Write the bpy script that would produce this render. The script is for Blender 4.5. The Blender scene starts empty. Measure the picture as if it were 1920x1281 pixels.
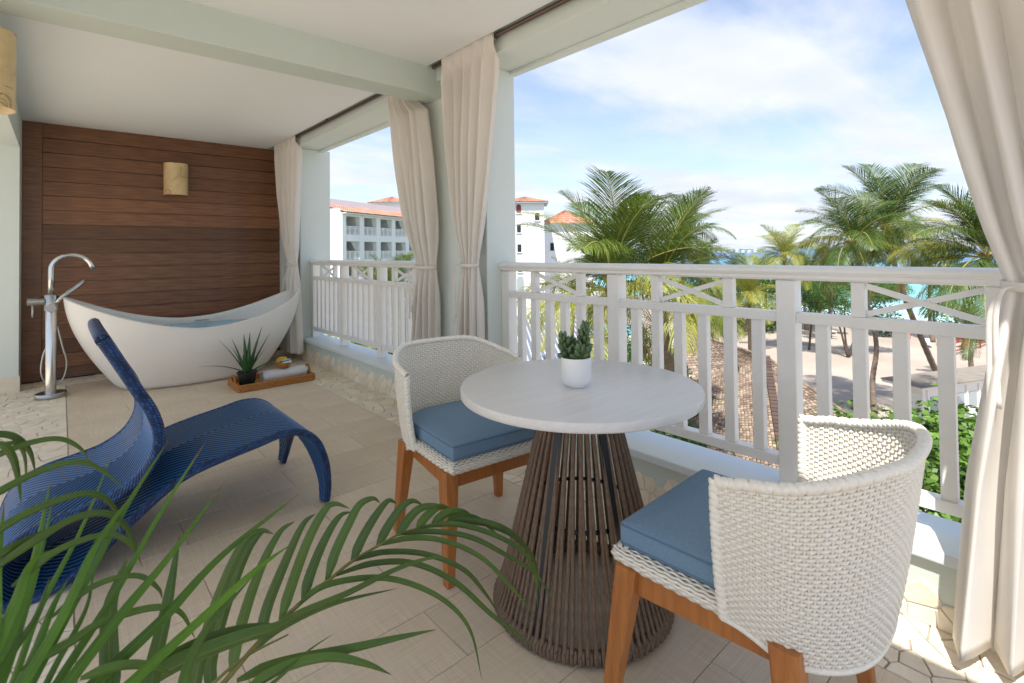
import bpy, bmesh, math, random
import numpy as np
from mathutils import Vector, Matrix, noise as mnoise

R = random.Random(7)
NR = np.random.RandomState(7)
rad = math.radians
scene = bpy.context.scene
COL = scene.collection

# ------------------------------------------------------------------ camera
CAM_H = 1.2
FPX, YAW, PITCH, ROLL, SHY = 954.59, 0.7251, 0.01695, 0.0116, 184.78
cam_d = bpy.data.cameras.new("camera")
cam = bpy.data.objects.new("camera", cam_d)
COL.objects.link(cam)
cam_d.sensor_width = 36.0
cam_d.lens = 36.0 * FPX / 1920.0
cam_d.shift_y = -SHY / 1920.0
cam_d.clip_start = 0.02
cam_d.clip_end = 30000
_c, _s = math.cos(YAW), math.sin(YAW)
_cp, _sp = math.cos(PITCH), math.sin(PITCH)
_right = Vector((_c, -_s, 0)); _f0 = Vector((_s, _c, 0)); _z = Vector((0, 0, 1))
_fwd = _f0 * _cp + _z * _sp
_up = _z * _cp - _f0 * _sp
# camera roll: image-right = cos*right + sin*up
_r2 = _right * math.cos(ROLL) + _up * math.sin(ROLL) * -1.0
_u2 = _up * math.cos(ROLL) + _right * math.sin(ROLL)
M = Matrix((( _r2.x, _u2.x, -_fwd.x, 0), (_r2.y, _u2.y, -_fwd.y, 0), (_r2.z, _u2.z, -_fwd.z, CAM_H), (0, 0, 0, 1)))
cam.matrix_world = M
cam_d.dof.use_dof = True
cam_d.dof.focus_distance = 2.6
cam_d.dof.aperture_fstop = 9.0
scene.camera = cam


def ray(px, py):
    u = (px - 960) / FPX
    v = -(py - 640.5 + SHY) / FPX
    return _r2 * u + _u2 * v + _fwd


def at(px, py, z=None, depth=None):
    """real-world point seen at a photo pixel: at height z, or at a distance along the view axis"""
    r = ray(px, py)
    t = (z - CAM_H) / r.z if z is not None else depth
    return Vector((r.x * t, r.y * t, CAM_H + r.z * t))


# ------------------------------------------------------------------ sky and sun
SUN_AZ = Vector((-0.86, -0.5, 0)).normalized()
SUN_EL = rad(59)
world = bpy.data.worlds.new("World")
scene.world = world
world.use_nodes = True
nt = world.node_tree
nt.nodes.clear()


def N(tree, kind, **kw):
    n = tree.nodes.new(kind)
    for k, v in kw.items():
        setattr(n, k, v)
    return n


def setin(node, **kw):
    for k, v in kw.items():
        node.inputs[k.replace('_', ' ')].default_value = v


wo = N(nt, 'ShaderNodeOutputWorld')
bg = N(nt, 'ShaderNodeBackground')
sky = N(nt, 'ShaderNodeTexSky')
sky.sky_type = 'NISHITA'
sky.sun_disc = False
sky.sun_elevation = SUN_EL
sky.sun_rotation = math.atan2(SUN_AZ.x, SUN_AZ.y)
sky.air_density = 1.0
sky.dust_density = 0.6
sky.ozone_density = 1.5
tc = N(nt, 'ShaderNodeTexCoord')
sep = N(nt, 'ShaderNodeSeparateXYZ')
nt.links.new(tc.outputs['Generated'], sep.inputs[0])


def vmath(tree, op, a, b=None):
    n = N(tree, 'ShaderNodeMath', operation=op)
    for i, q in enumerate((a, b)):
        if q is None:
            continue
        if isinstance(q, (int, float)):
            n.inputs[i].default_value = q
        else:
            tree.links.new(q, n.inputs[i])
    return n.outputs[0]


zz = vmath(nt, 'ADD', vmath(nt, 'MAXIMUM', sep.outputs['Z'], 0.0), 0.12)
cx = vmath(nt, 'DIVIDE', sep.outputs['X'], zz)
cy = vmath(nt, 'DIVIDE', sep.outputs['Y'], zz)
comb = N(nt, 'ShaderNodeCombineXYZ')
nt.links.new(cx, comb.inputs[0]); nt.links.new(cy, comb.inputs[1])
mp = N(nt, 'ShaderNodeMapping')
mp.inputs['Rotation'].default_value = (0, 0, rad(-62))
mp.inputs['Scale'].default_value = (0.42, 1.0, 1)
mp.inputs['Location'].default_value = (0.35, 0.1, 0)
nt.links.new(comb.outputs[0], mp.inputs[0])
n1 = N(nt, 'ShaderNodeTexNoise'); n1.inputs['Scale'].default_value = 0.95; n1.inputs['Detail'].default_value = 9; n1.inputs['Roughness'].default_value = 0.55; n1.inputs['Distortion'].default_value = 0.35
nt.links.new(mp.outputs[0], n1.inputs['Vector'])
cr = N(nt, 'ShaderNodeMapRange'); cr.inputs['From Min'].default_value = 0.42; cr.inputs['From Max'].default_value = 0.66
cr.interpolation_type = 'SMOOTHSTEP'
nt.links.new(n1.outputs['Fac'], cr.inputs['Value'])
# thin veil everywhere, thicker towards the horizon
hz = N(nt, 'ShaderNodeMapRange'); hz.inputs['From Min'].default_value = 0.0; hz.inputs['From Max'].default_value = 0.5
hz.inputs['To Min'].default_value = 0.60; hz.inputs['To Max'].default_value = 0.08
nt.links.new(sep.outputs['Z'], hz.inputs['Value'])
mask = vmath(nt, 'MINIMUM', vmath(nt, 'ADD', vmath(nt, 'MULTIPLY', cr.outputs[0], 0.78), hz.outputs[0]), 1.0)
n2 = N(nt, 'ShaderNodeTexNoise'); n2.inputs['Scale'].default_value = 1.7; n2.inputs['Detail'].default_value = 6
nt.links.new(comb.outputs[0], n2.inputs['Vector'])
cshade = N(nt, 'ShaderNodeMapRange'); cshade.inputs['From Min'].default_value = 0.35; cshade.inputs['From Max'].default_value = 0.7
nt.links.new(n2.outputs['Fac'], cshade.inputs['Value'])
ccol = N(nt, 'ShaderNodeMix', data_type='RGBA')
ccol.inputs['A'].default_value = (3.85, 4.2, 4.95, 1)
ccol.inputs['B'].default_value = (4.7, 4.82, 5.1, 1)
nt.links.new(cshade.outputs[0], ccol.inputs['Factor'])
skyc = N(nt, 'ShaderNodeMix', data_type='RGBA', blend_type='MULTIPLY')
skyc.inputs['Factor'].default_value = 1.0
skyc.inputs['B'].default_value = (0.90, 0.97, 1.06, 1)
nt.links.new(sky.outputs[0], skyc.inputs['A'])
mixs = N(nt, 'ShaderNodeMix', data_type='RGBA')
nt.links.new(mask, mixs.inputs['Factor'])
nt.links.new(skyc.outputs['Result'], mixs.inputs['A'])
nt.links.new(ccol.outputs['Result'], mixs.inputs['B'])
nt.links.new(mixs.outputs['Result'], bg.inputs['Color'])
bg.inputs['Strength'].default_value = 0.088
nt.links.new(bg.outputs[0], wo.inputs['Surface'])

sun_d = bpy.data.lights.new("sun", 'SUN')
sun_d.energy = 3.1
sun_d.angle = rad(0.53)
sun_d.color = (1.0, 0.955, 0.89)
sun = bpy.data.objects.new("sun", sun_d)
COL.objects.link(sun)
_sd = (SUN_AZ * math.cos(SUN_EL) + _z * math.sin(SUN_EL)).normalized()
sun.rotation_euler = _sd.to_track_quat('Z', 'Y').to_euler()

scene.view_settings.view_transform = 'Standard'
scene.view_settings.look = 'None'
scene.view_settings.exposure = 1.30
scene.view_settings.gamma = 1.0
scene.render.engine = 'CYCLES'
scene.cycles.max_bounces = 10
scene.cycles.diffuse_bounces = 7
scene.cycles.transparent_max_bounces = 12
scene.cycles.use_denoising = True
scene.cycles.sample_clamp_indirect = 8.0


# ------------------------------------------------------------------ materials
def lin(r, g, b):
    return tuple(((c / 255) / 12.92 if c / 255 <= 0.04045 else ((c / 255 + 0.055) / 1.055) ** 2.4) for c in (r, g, b)) + (1,)


def mat(name, col, rough=0.6, bump=0.0, bscale=40.0, var=0.0, vscale=3.0, metal=0.0, spec=0.5, sss=0.0,
        col2=None, stretch=None, transl=0.0, coat=0.0, island=0.0, vdetail=6.0, bdetail=6.0, grad=None):
    m = bpy.data.materials.new(name)
    m.use_nodes = True
    t = m.node_tree
    b = t.nodes['Principled BSDF']
    b.inputs['Roughness'].default_value = rough
    b.inputs['Metallic'].default_value = metal
    b.inputs['Specular IOR Level'].default_value = spec
    b.inputs['Coat Weight'].default_value = coat
    b.inputs['Base Color'].default_value = col
    co = N(t, 'ShaderNodeTexCoord')
    vec = co.outputs['Object']
    if stretch:
        mpn = N(t, 'ShaderNodeMapping')
        mpn.inputs['Scale'].default_value = stretch
        t.links.new(vec, mpn.inputs[0])
        vec = mpn.outputs[0]
    out = None
    if var > 0 or col2 is not None:
        nz = N(t, 'ShaderNodeTexNoise')
        nz.inputs['Scale'].default_value = vscale
        nz.inputs['Detail'].default_value = vdetail
        nz.inputs['Roughness'].default_value = 0.6
        t.links.new(vec, nz.inputs['Vector'])
        mr = N(t, 'ShaderNodeMapRange')
        mr.inputs['From Min'].default_value = 0.3
        mr.inputs['From Max'].default_value = 0.7
        t.links.new(nz.outputs['Fac'], mr.inputs['Value'])
        mx = N(t, 'ShaderNodeMix', data_type='RGBA')
        c2 = col2 if col2 is not None else tuple(c * (1 - var) for c in col[:3]) + (1,)
        mx.inputs['A'].default_value = col
        mx.inputs['B'].default_value = c2
        t.links.new(mr.outputs[0], mx.inputs['Factor'])
        out = mx.outputs['Result']
    if island > 0:
        gm = N(t, 'ShaderNodeNewGeometry')
        oi = N(t, 'ShaderNodeObjectInfo')
        ad = vmath(t, 'FRACT', vmath(t, 'ADD', gm.outputs['Random Per Island'], oi.outputs['Random']))
        mr2 = N(t, 'ShaderNodeMapRange')
        mr2.inputs['To Min'].default_value = 1 - island
        mr2.inputs['To Max'].default_value = 1 + island * 0.6
        t.links.new(ad, mr2.inputs['Value'])
        mm = N(t, 'ShaderNodeMix', data_type='RGBA', blend_type='MULTIPLY')
        mm.inputs['Factor'].default_value = 1
        if out is not None:
            t.links.new(out, mm.inputs['A'])
        else:
            mm.inputs['A'].default_value = col
        t.links.new(mr2.outputs[0], mm.inputs['B'])
        out = mm.outputs['Result']
    if out is not None:
        t.links.new(out, b.inputs['Base Color'])
    if bump > 0:
        nb = N(t, 'ShaderNodeTexNoise')
        nb.inputs['Scale'].default_value = bscale
        nb.inputs['Detail'].default_value = bdetail
        t.links.new(vec, nb.inputs['Vector'])
        bp = N(t, 'ShaderNodeBump')
        bp.inputs['Strength'].default_value = min(1.0, bump)
        bp.inputs['Distance'].default_value = 0.01
        t.links.new(nb.outputs['Fac'], bp.inputs['Height'])
        t.links.new(bp.outputs[0], b.inputs['Normal'])
    if transl > 0:
        tr = N(t, 'ShaderNodeBsdfTranslucent')
        if out is not None:
            t.links.new(out, tr.inputs['Color'])
        else:
            tr.inputs['Color'].default_value = col
        ms = N(t, 'ShaderNodeMixShader')
        ms.inputs[0].default_value = transl
        t.links.new(b.outputs[0], ms.inputs[1])
        t.links.new(tr.outputs[0], ms.inputs[2])
        t.links.new(ms.outputs[0], t.nodes['Material Output'].inputs['Surface'])
    return m


MT = {}
MT['ceiling'] = mat('ceiling_paint', (.82, .855, .865, 1), .8, bump=.06, bscale=60, var=.03, vscale=1.2)
MT['mint'] = mat('mint_wall_paint', (.60, .67, .62, 1), .62, bump=.10, bscale=35, var=.05, vscale=1.6)
MT['mint_light'] = mat('pale_mint_paint', (.68, .75, .715, 1), .55, bump=.08, bscale=35, var=.05, vscale=2)
MT['sill'] = mat('sill_paint', (.72, .79, .82, 1), .42, bump=.06, bscale=30, var=.06, vscale=3)
MT['white'] = mat('white_gloss_paint', (.86, .85, .82, 1), .36, bump=.12, bscale=18, var=.07, vscale=9)
MT['grout'] = mat('grout', (.42, .35, .26, 1), .9, bump=.4, bscale=120, var=.3, vscale=30)
MT['stone'] = mat('coral_stone', lin(236, 227, 210), .75, bump=.35, bscale=60, col2=lin(224, 210, 186), vscale=9, island=.10)
MT['rod'] = mat('bronze_rod', (.16, .115, .09, 1), .38, metal=.7)
MT['chrome'] = mat('brushed_chrome', (.62, .62, .61, 1), .16, metal=1.0)
MT['chrome_dull'] = mat('satin_chrome', (.42, .42, .41, 1), .3, metal=1.0)
MT['tub'] = mat('tub_stone_resin', (.82, .795, .74, 1), .32, var=.02, vscale=2)
MT['teak'] = mat('teak', lin(186, 120, 62), .42, bump=.12, bscale=14, col2=lin(160, 96, 46), vscale=5, stretch=(14, 14, 1.2))
MT['black_frame'] = mat('black_steel', (.012, .012, .014, 1), .4)
MT['rope'] = mat('taupe_rope', lin(142, 118, 97), .8, bump=.8, bscale=220, col2=lin(114, 93, 76), vscale=60)
MT['curtain'] = mat('curtain_linen', lin(244, 240, 234), .85, bump=.12, bscale=300, var=.03, vscale=5, transl=.36, stretch=(1, 1, 1))
MT['cushion'] = mat('blue_canvas', lin(122, 150, 174), .88, bump=.35, bscale=420, col2=lin(108, 137, 162), vscale=160)
MT['cushion_welt'] = mat('blue_canvas_welt', lin(92, 120, 146), .9)
MT['white_ceramic'] = mat('white_ceramic', (.82, .82, .82, 1), .3)
MT['succulent'] = mat('succulent_leaf', lin(98, 122, 82), .5, col2=lin(72, 98, 66), vscale=18, island=.25)
MT['soil'] = mat('soil', (.05, .035, .025, 1), 1, bump=.8, bscale=150)
MT['black_plastic'] = mat('black_plastic', (.012, .011, .011, 1), .45)
MT['aloe'] = mat('aloe_leaf', lin(62, 104, 54), .45, col2=lin(42, 82, 46), vscale=10)
MT['towel'] = mat('white_terry', (.82, .82, .83, 1), .95, bump=.9, bscale=260)
MT['seagrass'] = mat('seagrass_weave', lin(190, 132, 66), .75, bump=1.0, bscale=120, col2=lin(150, 96, 44), vscale=70)
MT['loofah'] = mat('yellow_loofah', lin(232, 196, 84), .9, bump=1.0, bscale=120, col2=lin(206, 160, 52), vscale=60)
MT['soap_blue'] = mat('blue_wrap', lin(40, 140, 176), .5)
MT['tag'] = mat('steel_tag', (.5, .5, .5, 1), .35, metal=.8)
MT['palm_stem'] = mat('palm_stem', lin(128, 132, 62), .5, col2=lin(98, 78, 36), vscale=9)


def leaf_mat(name, c1, c2, rough=.42, transl=.35, vscale=.8, island=.3):
    m = mat(name, c1, rough, col2=c2, vscale=vscale, transl=transl, island=island)
    return m


MT['areca'] = leaf_mat('areca_leaf', lin(88, 118, 46), lin(62, 92, 36), .36, .16, 4, .22)
MT['grass_blade'] = leaf_mat('blade_leaf', lin(98, 142, 34), lin(62, 104, 28), .4, .35, 5, .25)
MT['coco'] = leaf_mat('coconut_frond', lin(76, 104, 36), lin(112, 128, 52), .45, .32, .5, .35)
MT['coco_yellow'] = leaf_mat('coconut_frond_yellow', lin(130, 144, 52), lin(168, 166, 78), .5, .38, .5, .3)
MT['coco_dark'] = leaf_mat('coconut_frond_dark', lin(66, 94, 36), lin(94, 116, 46), .45, .32, .5, .3)
MT['dead_frond'] = mat('dead_frond', lin(150, 118, 82), .85, island=.3)
MT['bush'] = leaf_mat('bush_leaf', lin(78, 118, 40), lin(122, 154, 60), .4, .22, 1.6, .5)
MT['bush_dark'] = leaf_mat('bush_leaf_dark', lin(54, 92, 40), lin(84, 120, 50), .45, .25, .9, .35)
MT['casuarina'] = leaf_mat('needle_leaf', lin(84, 122, 60), lin(108, 144, 70), .6, .25, .9, .3)
MT['yellow_leaf'] = leaf_mat('yellow_leaf', lin(214, 186, 60), lin(190, 186, 60), .5, .3, .9, .25)
MT['rachis'] = mat('frond_rachis', lin(168, 160, 84), .5)
MT['trunk'] = mat('palm_trunk', lin(132, 116, 102), .9, bump=1, bscale=6, col2=lin(98, 84, 72), vscale=3, stretch=(1, 1, 5))
MT['bark'] = mat('bark', lin(92, 78, 66), .95, bump=1, bscale=8, var=.4, vscale=3)
MT['sand'] = mat('beach_sand', lin(184, 170, 156), .95, bump=.8, bscale=1.5, col2=lin(160, 146, 132), vscale=.12)
MT['paving'] = mat('pale_paving', lin(206, 196, 184), .8, bump=.3, bscale=3, var=.15, vscale=.4)
MT['lawn'] = mat('lawn', lin(92, 116, 52), .95, bump=1, bscale=8, col2=lin(66, 92, 40), vscale=.6)
MT['pool'] = mat('pool_water', lin(70, 176, 200), .08, bump=.2, bscale=3)
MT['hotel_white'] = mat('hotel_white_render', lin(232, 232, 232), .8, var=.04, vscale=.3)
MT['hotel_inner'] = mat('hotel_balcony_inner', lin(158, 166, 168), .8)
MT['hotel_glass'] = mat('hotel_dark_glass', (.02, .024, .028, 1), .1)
MT['terracotta'] = mat('terracotta_tile', lin(216, 156, 130), .8, island=.3, var=.2, vscale=1.5)
MT['roof_metal'] = mat('pale_metal_roof', lin(196, 198, 206), .45, var=.06, vscale=.5)
MT['roof_pan'] = mat('grey_metal_pan', lin(112, 118, 130), .5, var=.1, vscale=.5)
MT['shingle'] = mat('weathered_shingle', lin(166, 148, 128), .85, bump=.5, bscale=20, island=.5, col2=lin(124, 104, 88), vscale=.7)
MT['ridge'] = mat('dark_ridge_tile', lin(88, 70, 62), .85, bump=.6, bscale=15, island=.3)
MT['shed_white'] = mat('white_boards', lin(226, 224, 220), .7, var=.06, vscale=1)
MT['felt'] = mat('weathered_roof_felt', lin(150, 140, 128), .9, var=.3, vscale=1.2)
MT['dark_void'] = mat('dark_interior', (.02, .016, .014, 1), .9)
MT['red_paint'] = mat('red_paint', lin(150, 40, 44), .6)
MT['shutter'] = mat('dusty_red_shutter', lin(120, 62, 70), .7)
MT['blue_canvas_out'] = mat('blue_parasol', lin(40, 96, 190), .7)
MT['rust_wood'] = mat('rust_wood', lin(146, 70, 48), .8)
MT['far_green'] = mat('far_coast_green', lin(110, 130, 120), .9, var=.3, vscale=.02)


def wood_mat():
    m = mat('dark_plank', lin(142, 98, 66), .36, bump=.14, bscale=10, stretch=(1.2, 16, 16), col2=lin(98, 62, 41), vscale=4, island=.38, vdetail=9)
    return m


MT['plank'] = wood_mat()


def tile_mat():
    m = bpy.data.materials.new('linen_tile'); m.use_nodes = True
    t = m.node_tree; b = t.nodes['Principled BSDF']
    b.inputs['Roughness'].default_value = .5
    co = N(t, 'ShaderNodeTexCoord')
    outs = []
    for st in ((2.0, 130, 1), (130, 2.0, 1)):
        mpn = N(t, 'ShaderNodeMapping'); mpn.inputs['Scale'].default_value = st
        t.links.new(co.outputs['Object'], mpn.inputs[0])
        nz = N(t, 'ShaderNodeTexNoise'); nz.inputs['Scale'].default_value = 2.2; nz.inputs['Detail'].default_value = 4
        t.links.new(mpn.outputs[0], nz.inputs['Vector']); outs.append(nz.outputs['Fac'])
    s = vmath(t, 'MULTIPLY', vmath(t, 'ADD', outs[0], outs[1]), .5)
    big = N(t, 'ShaderNodeTexNoise'); big.inputs['Scale'].default_value = 3; big.inputs['Detail'].default_value = 5
    t.links.new(co.outputs['Object'], big.inputs['Vector'])
    s2 = vmath(t, 'ADD', vmath(t, 'MULTIPLY', s, .8), vmath(t, 'MULTIPLY', big.outputs['Fac'], .2))
    mr = N(t, 'ShaderNodeMapRange'); mr.inputs['From Min'].default_value = .38; mr.inputs['From Max'].default_value = .62
    t.links.new(s2, mr.inputs['Value'])
    mx = N(t, 'ShaderNodeMix', data_type='RGBA')
    mx.inputs['A'].default_value = lin(200, 182, 157); mx.inputs['B'].default_value = lin(224, 209, 186)
    t.links.new(mr.outputs[0], mx.inputs['Factor'])
    oi = N(t, 'ShaderNodeObjectInfo')
    mr2 = N(t, 'ShaderNodeMapRange'); mr2.inputs['To Min'].default_value = .94; mr2.inputs['To Max'].default_value = 1.04
    t.links.new(oi.outputs['Random'], mr2.inputs['Value'])
    mm = N(t, 'ShaderNodeMix', data_type='RGBA', blend_type='MULTIPLY'); mm.inputs['Factor'].default_value = 1
    t.links.new(mx.outputs['Result'], mm.inputs['A']); t.links.new(mr2.outputs[0], mm.inputs['B'])
    t.links.new(mm.outputs['Result'], b.inputs['Base Color'])
    bp = N(t, 'ShaderNodeBump'); bp.inputs['Strength'].default_value = .25; bp.inputs['Distance'].default_value = .002
    t.links.new(s, bp.inputs['Height']); t.links.new(bp.outputs[0], b.inputs['Normal'])
    return m


MT['tile'] = tile_mat()


def table_mat():
    m = bpy.data.materials.new('limed_tabletop'); m.use_nodes = True
    t = m.node_tree; b = t.nodes['Principled BSDF']
    b.inputs['Roughness'].default_value = .32
    co = N(t, 'ShaderNodeTexCoord')
    mpn = N(t, 'ShaderNodeMapping'); mpn.inputs['Scale'].default_value = (3, 60, 60)
    mpn.inputs['Rotation'].default_value = (0, 0, rad(41))
    t.links.new(co.outputs['Object'], mpn.inputs[0])
    nz = N(t, 'ShaderNodeTexNoise'); nz.inputs['Scale'].default_value = 1.3; nz.inputs['Detail'].default_value = 6
    t.links.new(mpn.outputs[0], nz.inputs['Vector'])
    mr = N(t, 'ShaderNodeMapRange'); mr.inputs['From Min'].default_value = .35; mr.inputs['From Max'].default_value = .65
    t.links.new(nz.outputs['Fac'], mr.inputs['Value'])
    mx = N(t, 'ShaderNodeMix', data_type='RGBA')
    mx.inputs['A'].default_value = lin(212, 211, 209); mx.inputs['B'].default_value = lin(219, 218, 216)
    t.links.new(mr.outputs[0], mx.inputs['Factor']); t.links.new(mx.outputs['Result'], b.inputs['Base Color'])
    bp = N(t, 'ShaderNodeBump'); bp.inputs['Strength'].default_value = .02; bp.inputs['Distance'].default_value = .0005
    t.links.new(nz.outputs['Fac'], bp.inputs['Height']); t.links.new(bp.outputs[0], b.inputs['Normal'])
    return m


MT['tabletop'] = table_mat()


def wicker_mat():
    m = mat('white_resin_strand', lin(240, 236, 226), .36, col2=lin(230, 223, 208), vscale=90)
    return m


MT['wicker'] = wicker_mat()
MT['wicker_dark'] = mat('wicker_core', lin(176, 164, 142), .8)


def lounger_mat():
    """blue strands in chevrons, UV = (arc length, across)"""
    m = bpy.data.materials.new('blue_chevron_weave'); m.use_nodes = True
    t = m.node_tree; b = t.nodes['Principled BSDF']
    b.inputs['Roughness'].default_value = .30
    uv = N(t, 'ShaderNodeUVMap'); uv.uv_map = 'UVMap'
    sp = N(t, 'ShaderNodeSeparateXYZ'); t.links.new(uv.outputs[0], sp.inputs[0])
    ab = vmath(t, 'ABSOLUTE', vmath(t, 'SUBTRACT', sp.outputs[1], .335))
    a = vmath(t, 'ADD', sp.outputs[0], vmath(t, 'MULTIPLY', ab, 1.0))
    bb = vmath(t, 'SUBTRACT', sp.outputs[0], vmath(t, 'MULTIPLY', ab, 1.0))
    ridge = vmath(t, 'ABSOLUTE', vmath(t, 'SINE', vmath(t, 'MULTIPLY', a, math.pi / .029)))
    cross = vmath(t, 'ABSOLUTE', vmath(t, 'SINE', vmath(t, 'MULTIPLY', bb, math.pi / .0105)))
    h = vmath(t, 'ADD', ridge, vmath(t, 'MULTIPLY', cross, .35))
    bp = N(t, 'ShaderNodeBump'); bp.inputs['Strength'].default_value = 1.0; bp.inputs['Distance'].default_value = .006
    bp.inputs['Strength'].default_value = .35; bp.inputs['Distance'].default_value = .002
    t.links.new(cross, bp.inputs['Height']); t.links.new(bp.outputs[0], b.inputs['Normal'])
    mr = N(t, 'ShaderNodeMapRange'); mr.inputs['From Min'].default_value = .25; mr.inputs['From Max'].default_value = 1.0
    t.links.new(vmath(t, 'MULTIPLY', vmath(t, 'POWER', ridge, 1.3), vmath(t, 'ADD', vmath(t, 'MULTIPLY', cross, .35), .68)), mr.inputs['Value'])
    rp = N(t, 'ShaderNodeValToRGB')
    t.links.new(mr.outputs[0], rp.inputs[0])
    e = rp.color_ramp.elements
    e[0].position = .08; e[0].color = (.002, .006, .016, 1)  # shade in the gaps between strands, painted into the colour
    e[1].position = 1.0; e[1].color = lin(70, 140, 192)  # painted sheen along the strand crests
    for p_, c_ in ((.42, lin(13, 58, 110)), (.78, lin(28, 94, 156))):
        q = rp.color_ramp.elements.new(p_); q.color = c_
    t.links.new(rp.outputs[0], b.inputs['Base Color'])
    return m


MT['lounger'] = lounger_mat()


def wrap_mat():
    m = bpy.data.materials.new('blue_wrapped_edge'); m.use_nodes = True
    t = m.node_tree; b = t.nodes['Principled BSDF']
    b.inputs['Roughness'].default_value = .35
    uv = N(t, 'ShaderNodeUVMap'); uv.uv_map = 'UVMap'
    sp = N(t, 'ShaderNodeSeparateXYZ'); t.links.new(uv.outputs[0], sp.inputs[0])
    s1 = vmath(t, 'ABSOLUTE', vmath(t, 'SINE', vmath(t, 'MULTIPLY', vmath(t, 'ADD', sp.outputs[0], vmath(t, 'MULTIPLY', sp.outputs[1], .012)), math.pi / .013)))
    nz = N(t, 'ShaderNodeTexBrick')
    mpn = N(t, 'ShaderNodeMapping'); mpn.inputs['Scale'].default_value = (1, .01, 1)
    t.links.new(uv.outputs[0], mpn.inputs[0]); t.links.new(mpn.outputs[0], nz.inputs['Vector'])
    nz.inputs['Scale'].default_value = 26
    nz.inputs['Color1'].default_value = lin(26, 86, 152); nz.inputs['Color2'].default_value = lin(10, 38, 82); nz.inputs['Mortar'].default_value = (.003, .008, .03, 1)
    nz.inputs['Mortar Size'].default_value = .03
    t.links.new(nz.outputs['Color'], b.inputs['Base Color'])
    bp = N(t, 'ShaderNodeBump'); bp.inputs['Strength'].default_value = .9; bp.inputs['Distance'].default_value = .004
    t.links.new(s1, bp.inputs['Height']); t.links.new(bp.outputs[0], b.inputs['Normal'])
    return m


MT['lounger_edge'] = wrap_mat()


def onyx_mat():
    m = mat('onyx_shade', lin(222, 200, 152), .45, col2=lin(196, 168, 118), vscale=7)
    t = m.node_tree; b = t.nodes['Principled BSDF']
    old = b.inputs['Base Color'].links[0].from_socket
    co = N(t, 'ShaderNodeTexCoord')
    nz = N(t, 'ShaderNodeTexNoise'); nz.inputs['Scale'].default_value = 9; nz.inputs['Detail'].default_value = 8; nz.inputs['Distortion'].default_value = 1.2
    t.links.new(co.outputs['Object'], nz.inputs['Vector'])
    v = vmath(t, 'ABSOLUTE', vmath(t, 'SUBTRACT', nz.outputs['Fac'], .62))
    mr = N(t, 'ShaderNodeMapRange'); mr.inputs['From Min'].default_value = 0; mr.inputs['From Max'].default_value = .022
    mr.inputs['To Min'].default_value = .75; mr.inputs['To Max'].default_value = 0
    t.links.new(v, mr.inputs['Value'])
    mx = N(t, 'ShaderNodeMix', data_type='RGBA'); mx.inputs['B'].default_value = lin(92, 66, 40)
    t.links.new(mr.outputs[0], mx.inputs['Factor']); t.links.new(old, mx.inputs['A'])
    t.links.new(mx.outputs['Result'], b.inputs['Base Color'])
    return m


MT['onyx'] = onyx_mat()


def sea_mat():
    m = bpy.data.materials.new('sea_water'); m.use_nodes = True
    t = m.node_tree; b = t.nodes['Principled BSDF']
    b.inputs['Roughness'].default_value = .25
    co = N(t, 'ShaderNodeTexCoord')
    sp = N(t, 'ShaderNodeSeparateXYZ'); t.links.new(co.outputs['Object'], sp.inputs[0])
    nz = N(t, 'ShaderNodeTexNoise'); nz.inputs['Scale'].default_value = .012; nz.inputs['Detail'].default_value = 5
    t.links.new(co.outputs['Object'], nz.inputs['Vector'])
    # sea floor drops with distance from the shore (object X axis points out to sea)
    d = vmath(t, 'ADD', sp.outputs[0], vmath(t, 'MULTIPLY', vmath(t, 'SUBTRACT', nz.outputs['Fac'], .5), 160))
    rp = N(t, 'ShaderNodeValToRGB')
    t.links.new(vmath(t, 'DIVIDE', d, 700), rp.inputs[0])
    e = rp.color_ramp.elements
    e[0].position = 0.0; e[0].color = lin(176, 222, 222)
    e[1].position = 1.0; e[1].color = lin(40, 110, 168)
    for p, c in ((.06, lin(112, 200, 210)), (.25, lin(70, 174, 200)), (.5, lin(48, 138, 186))):
        q = rp.color_ramp.elements.new(p); q.color = c
    t.links.new(rp.outputs[0], b.inputs['Base Color'])
    w = N(t, 'ShaderNodeTexNoise'); w.inputs['Scale'].default_value = .6; w.inputs['Detail'].default_value = 6
    t.links.new(co.outputs['Object'], w.inputs['Vector'])
    bp = N(t, 'ShaderNodeBump'); bp.inputs['Strength'].default_value = .5; bp.inputs['Distance'].default_value = .3
    t.links.new(w.outputs['Fac'], bp.inputs['Height']); t.links.new(bp.outputs[0], b.inputs['Normal'])
    return m


MT['sea'] = sea_mat()


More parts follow.
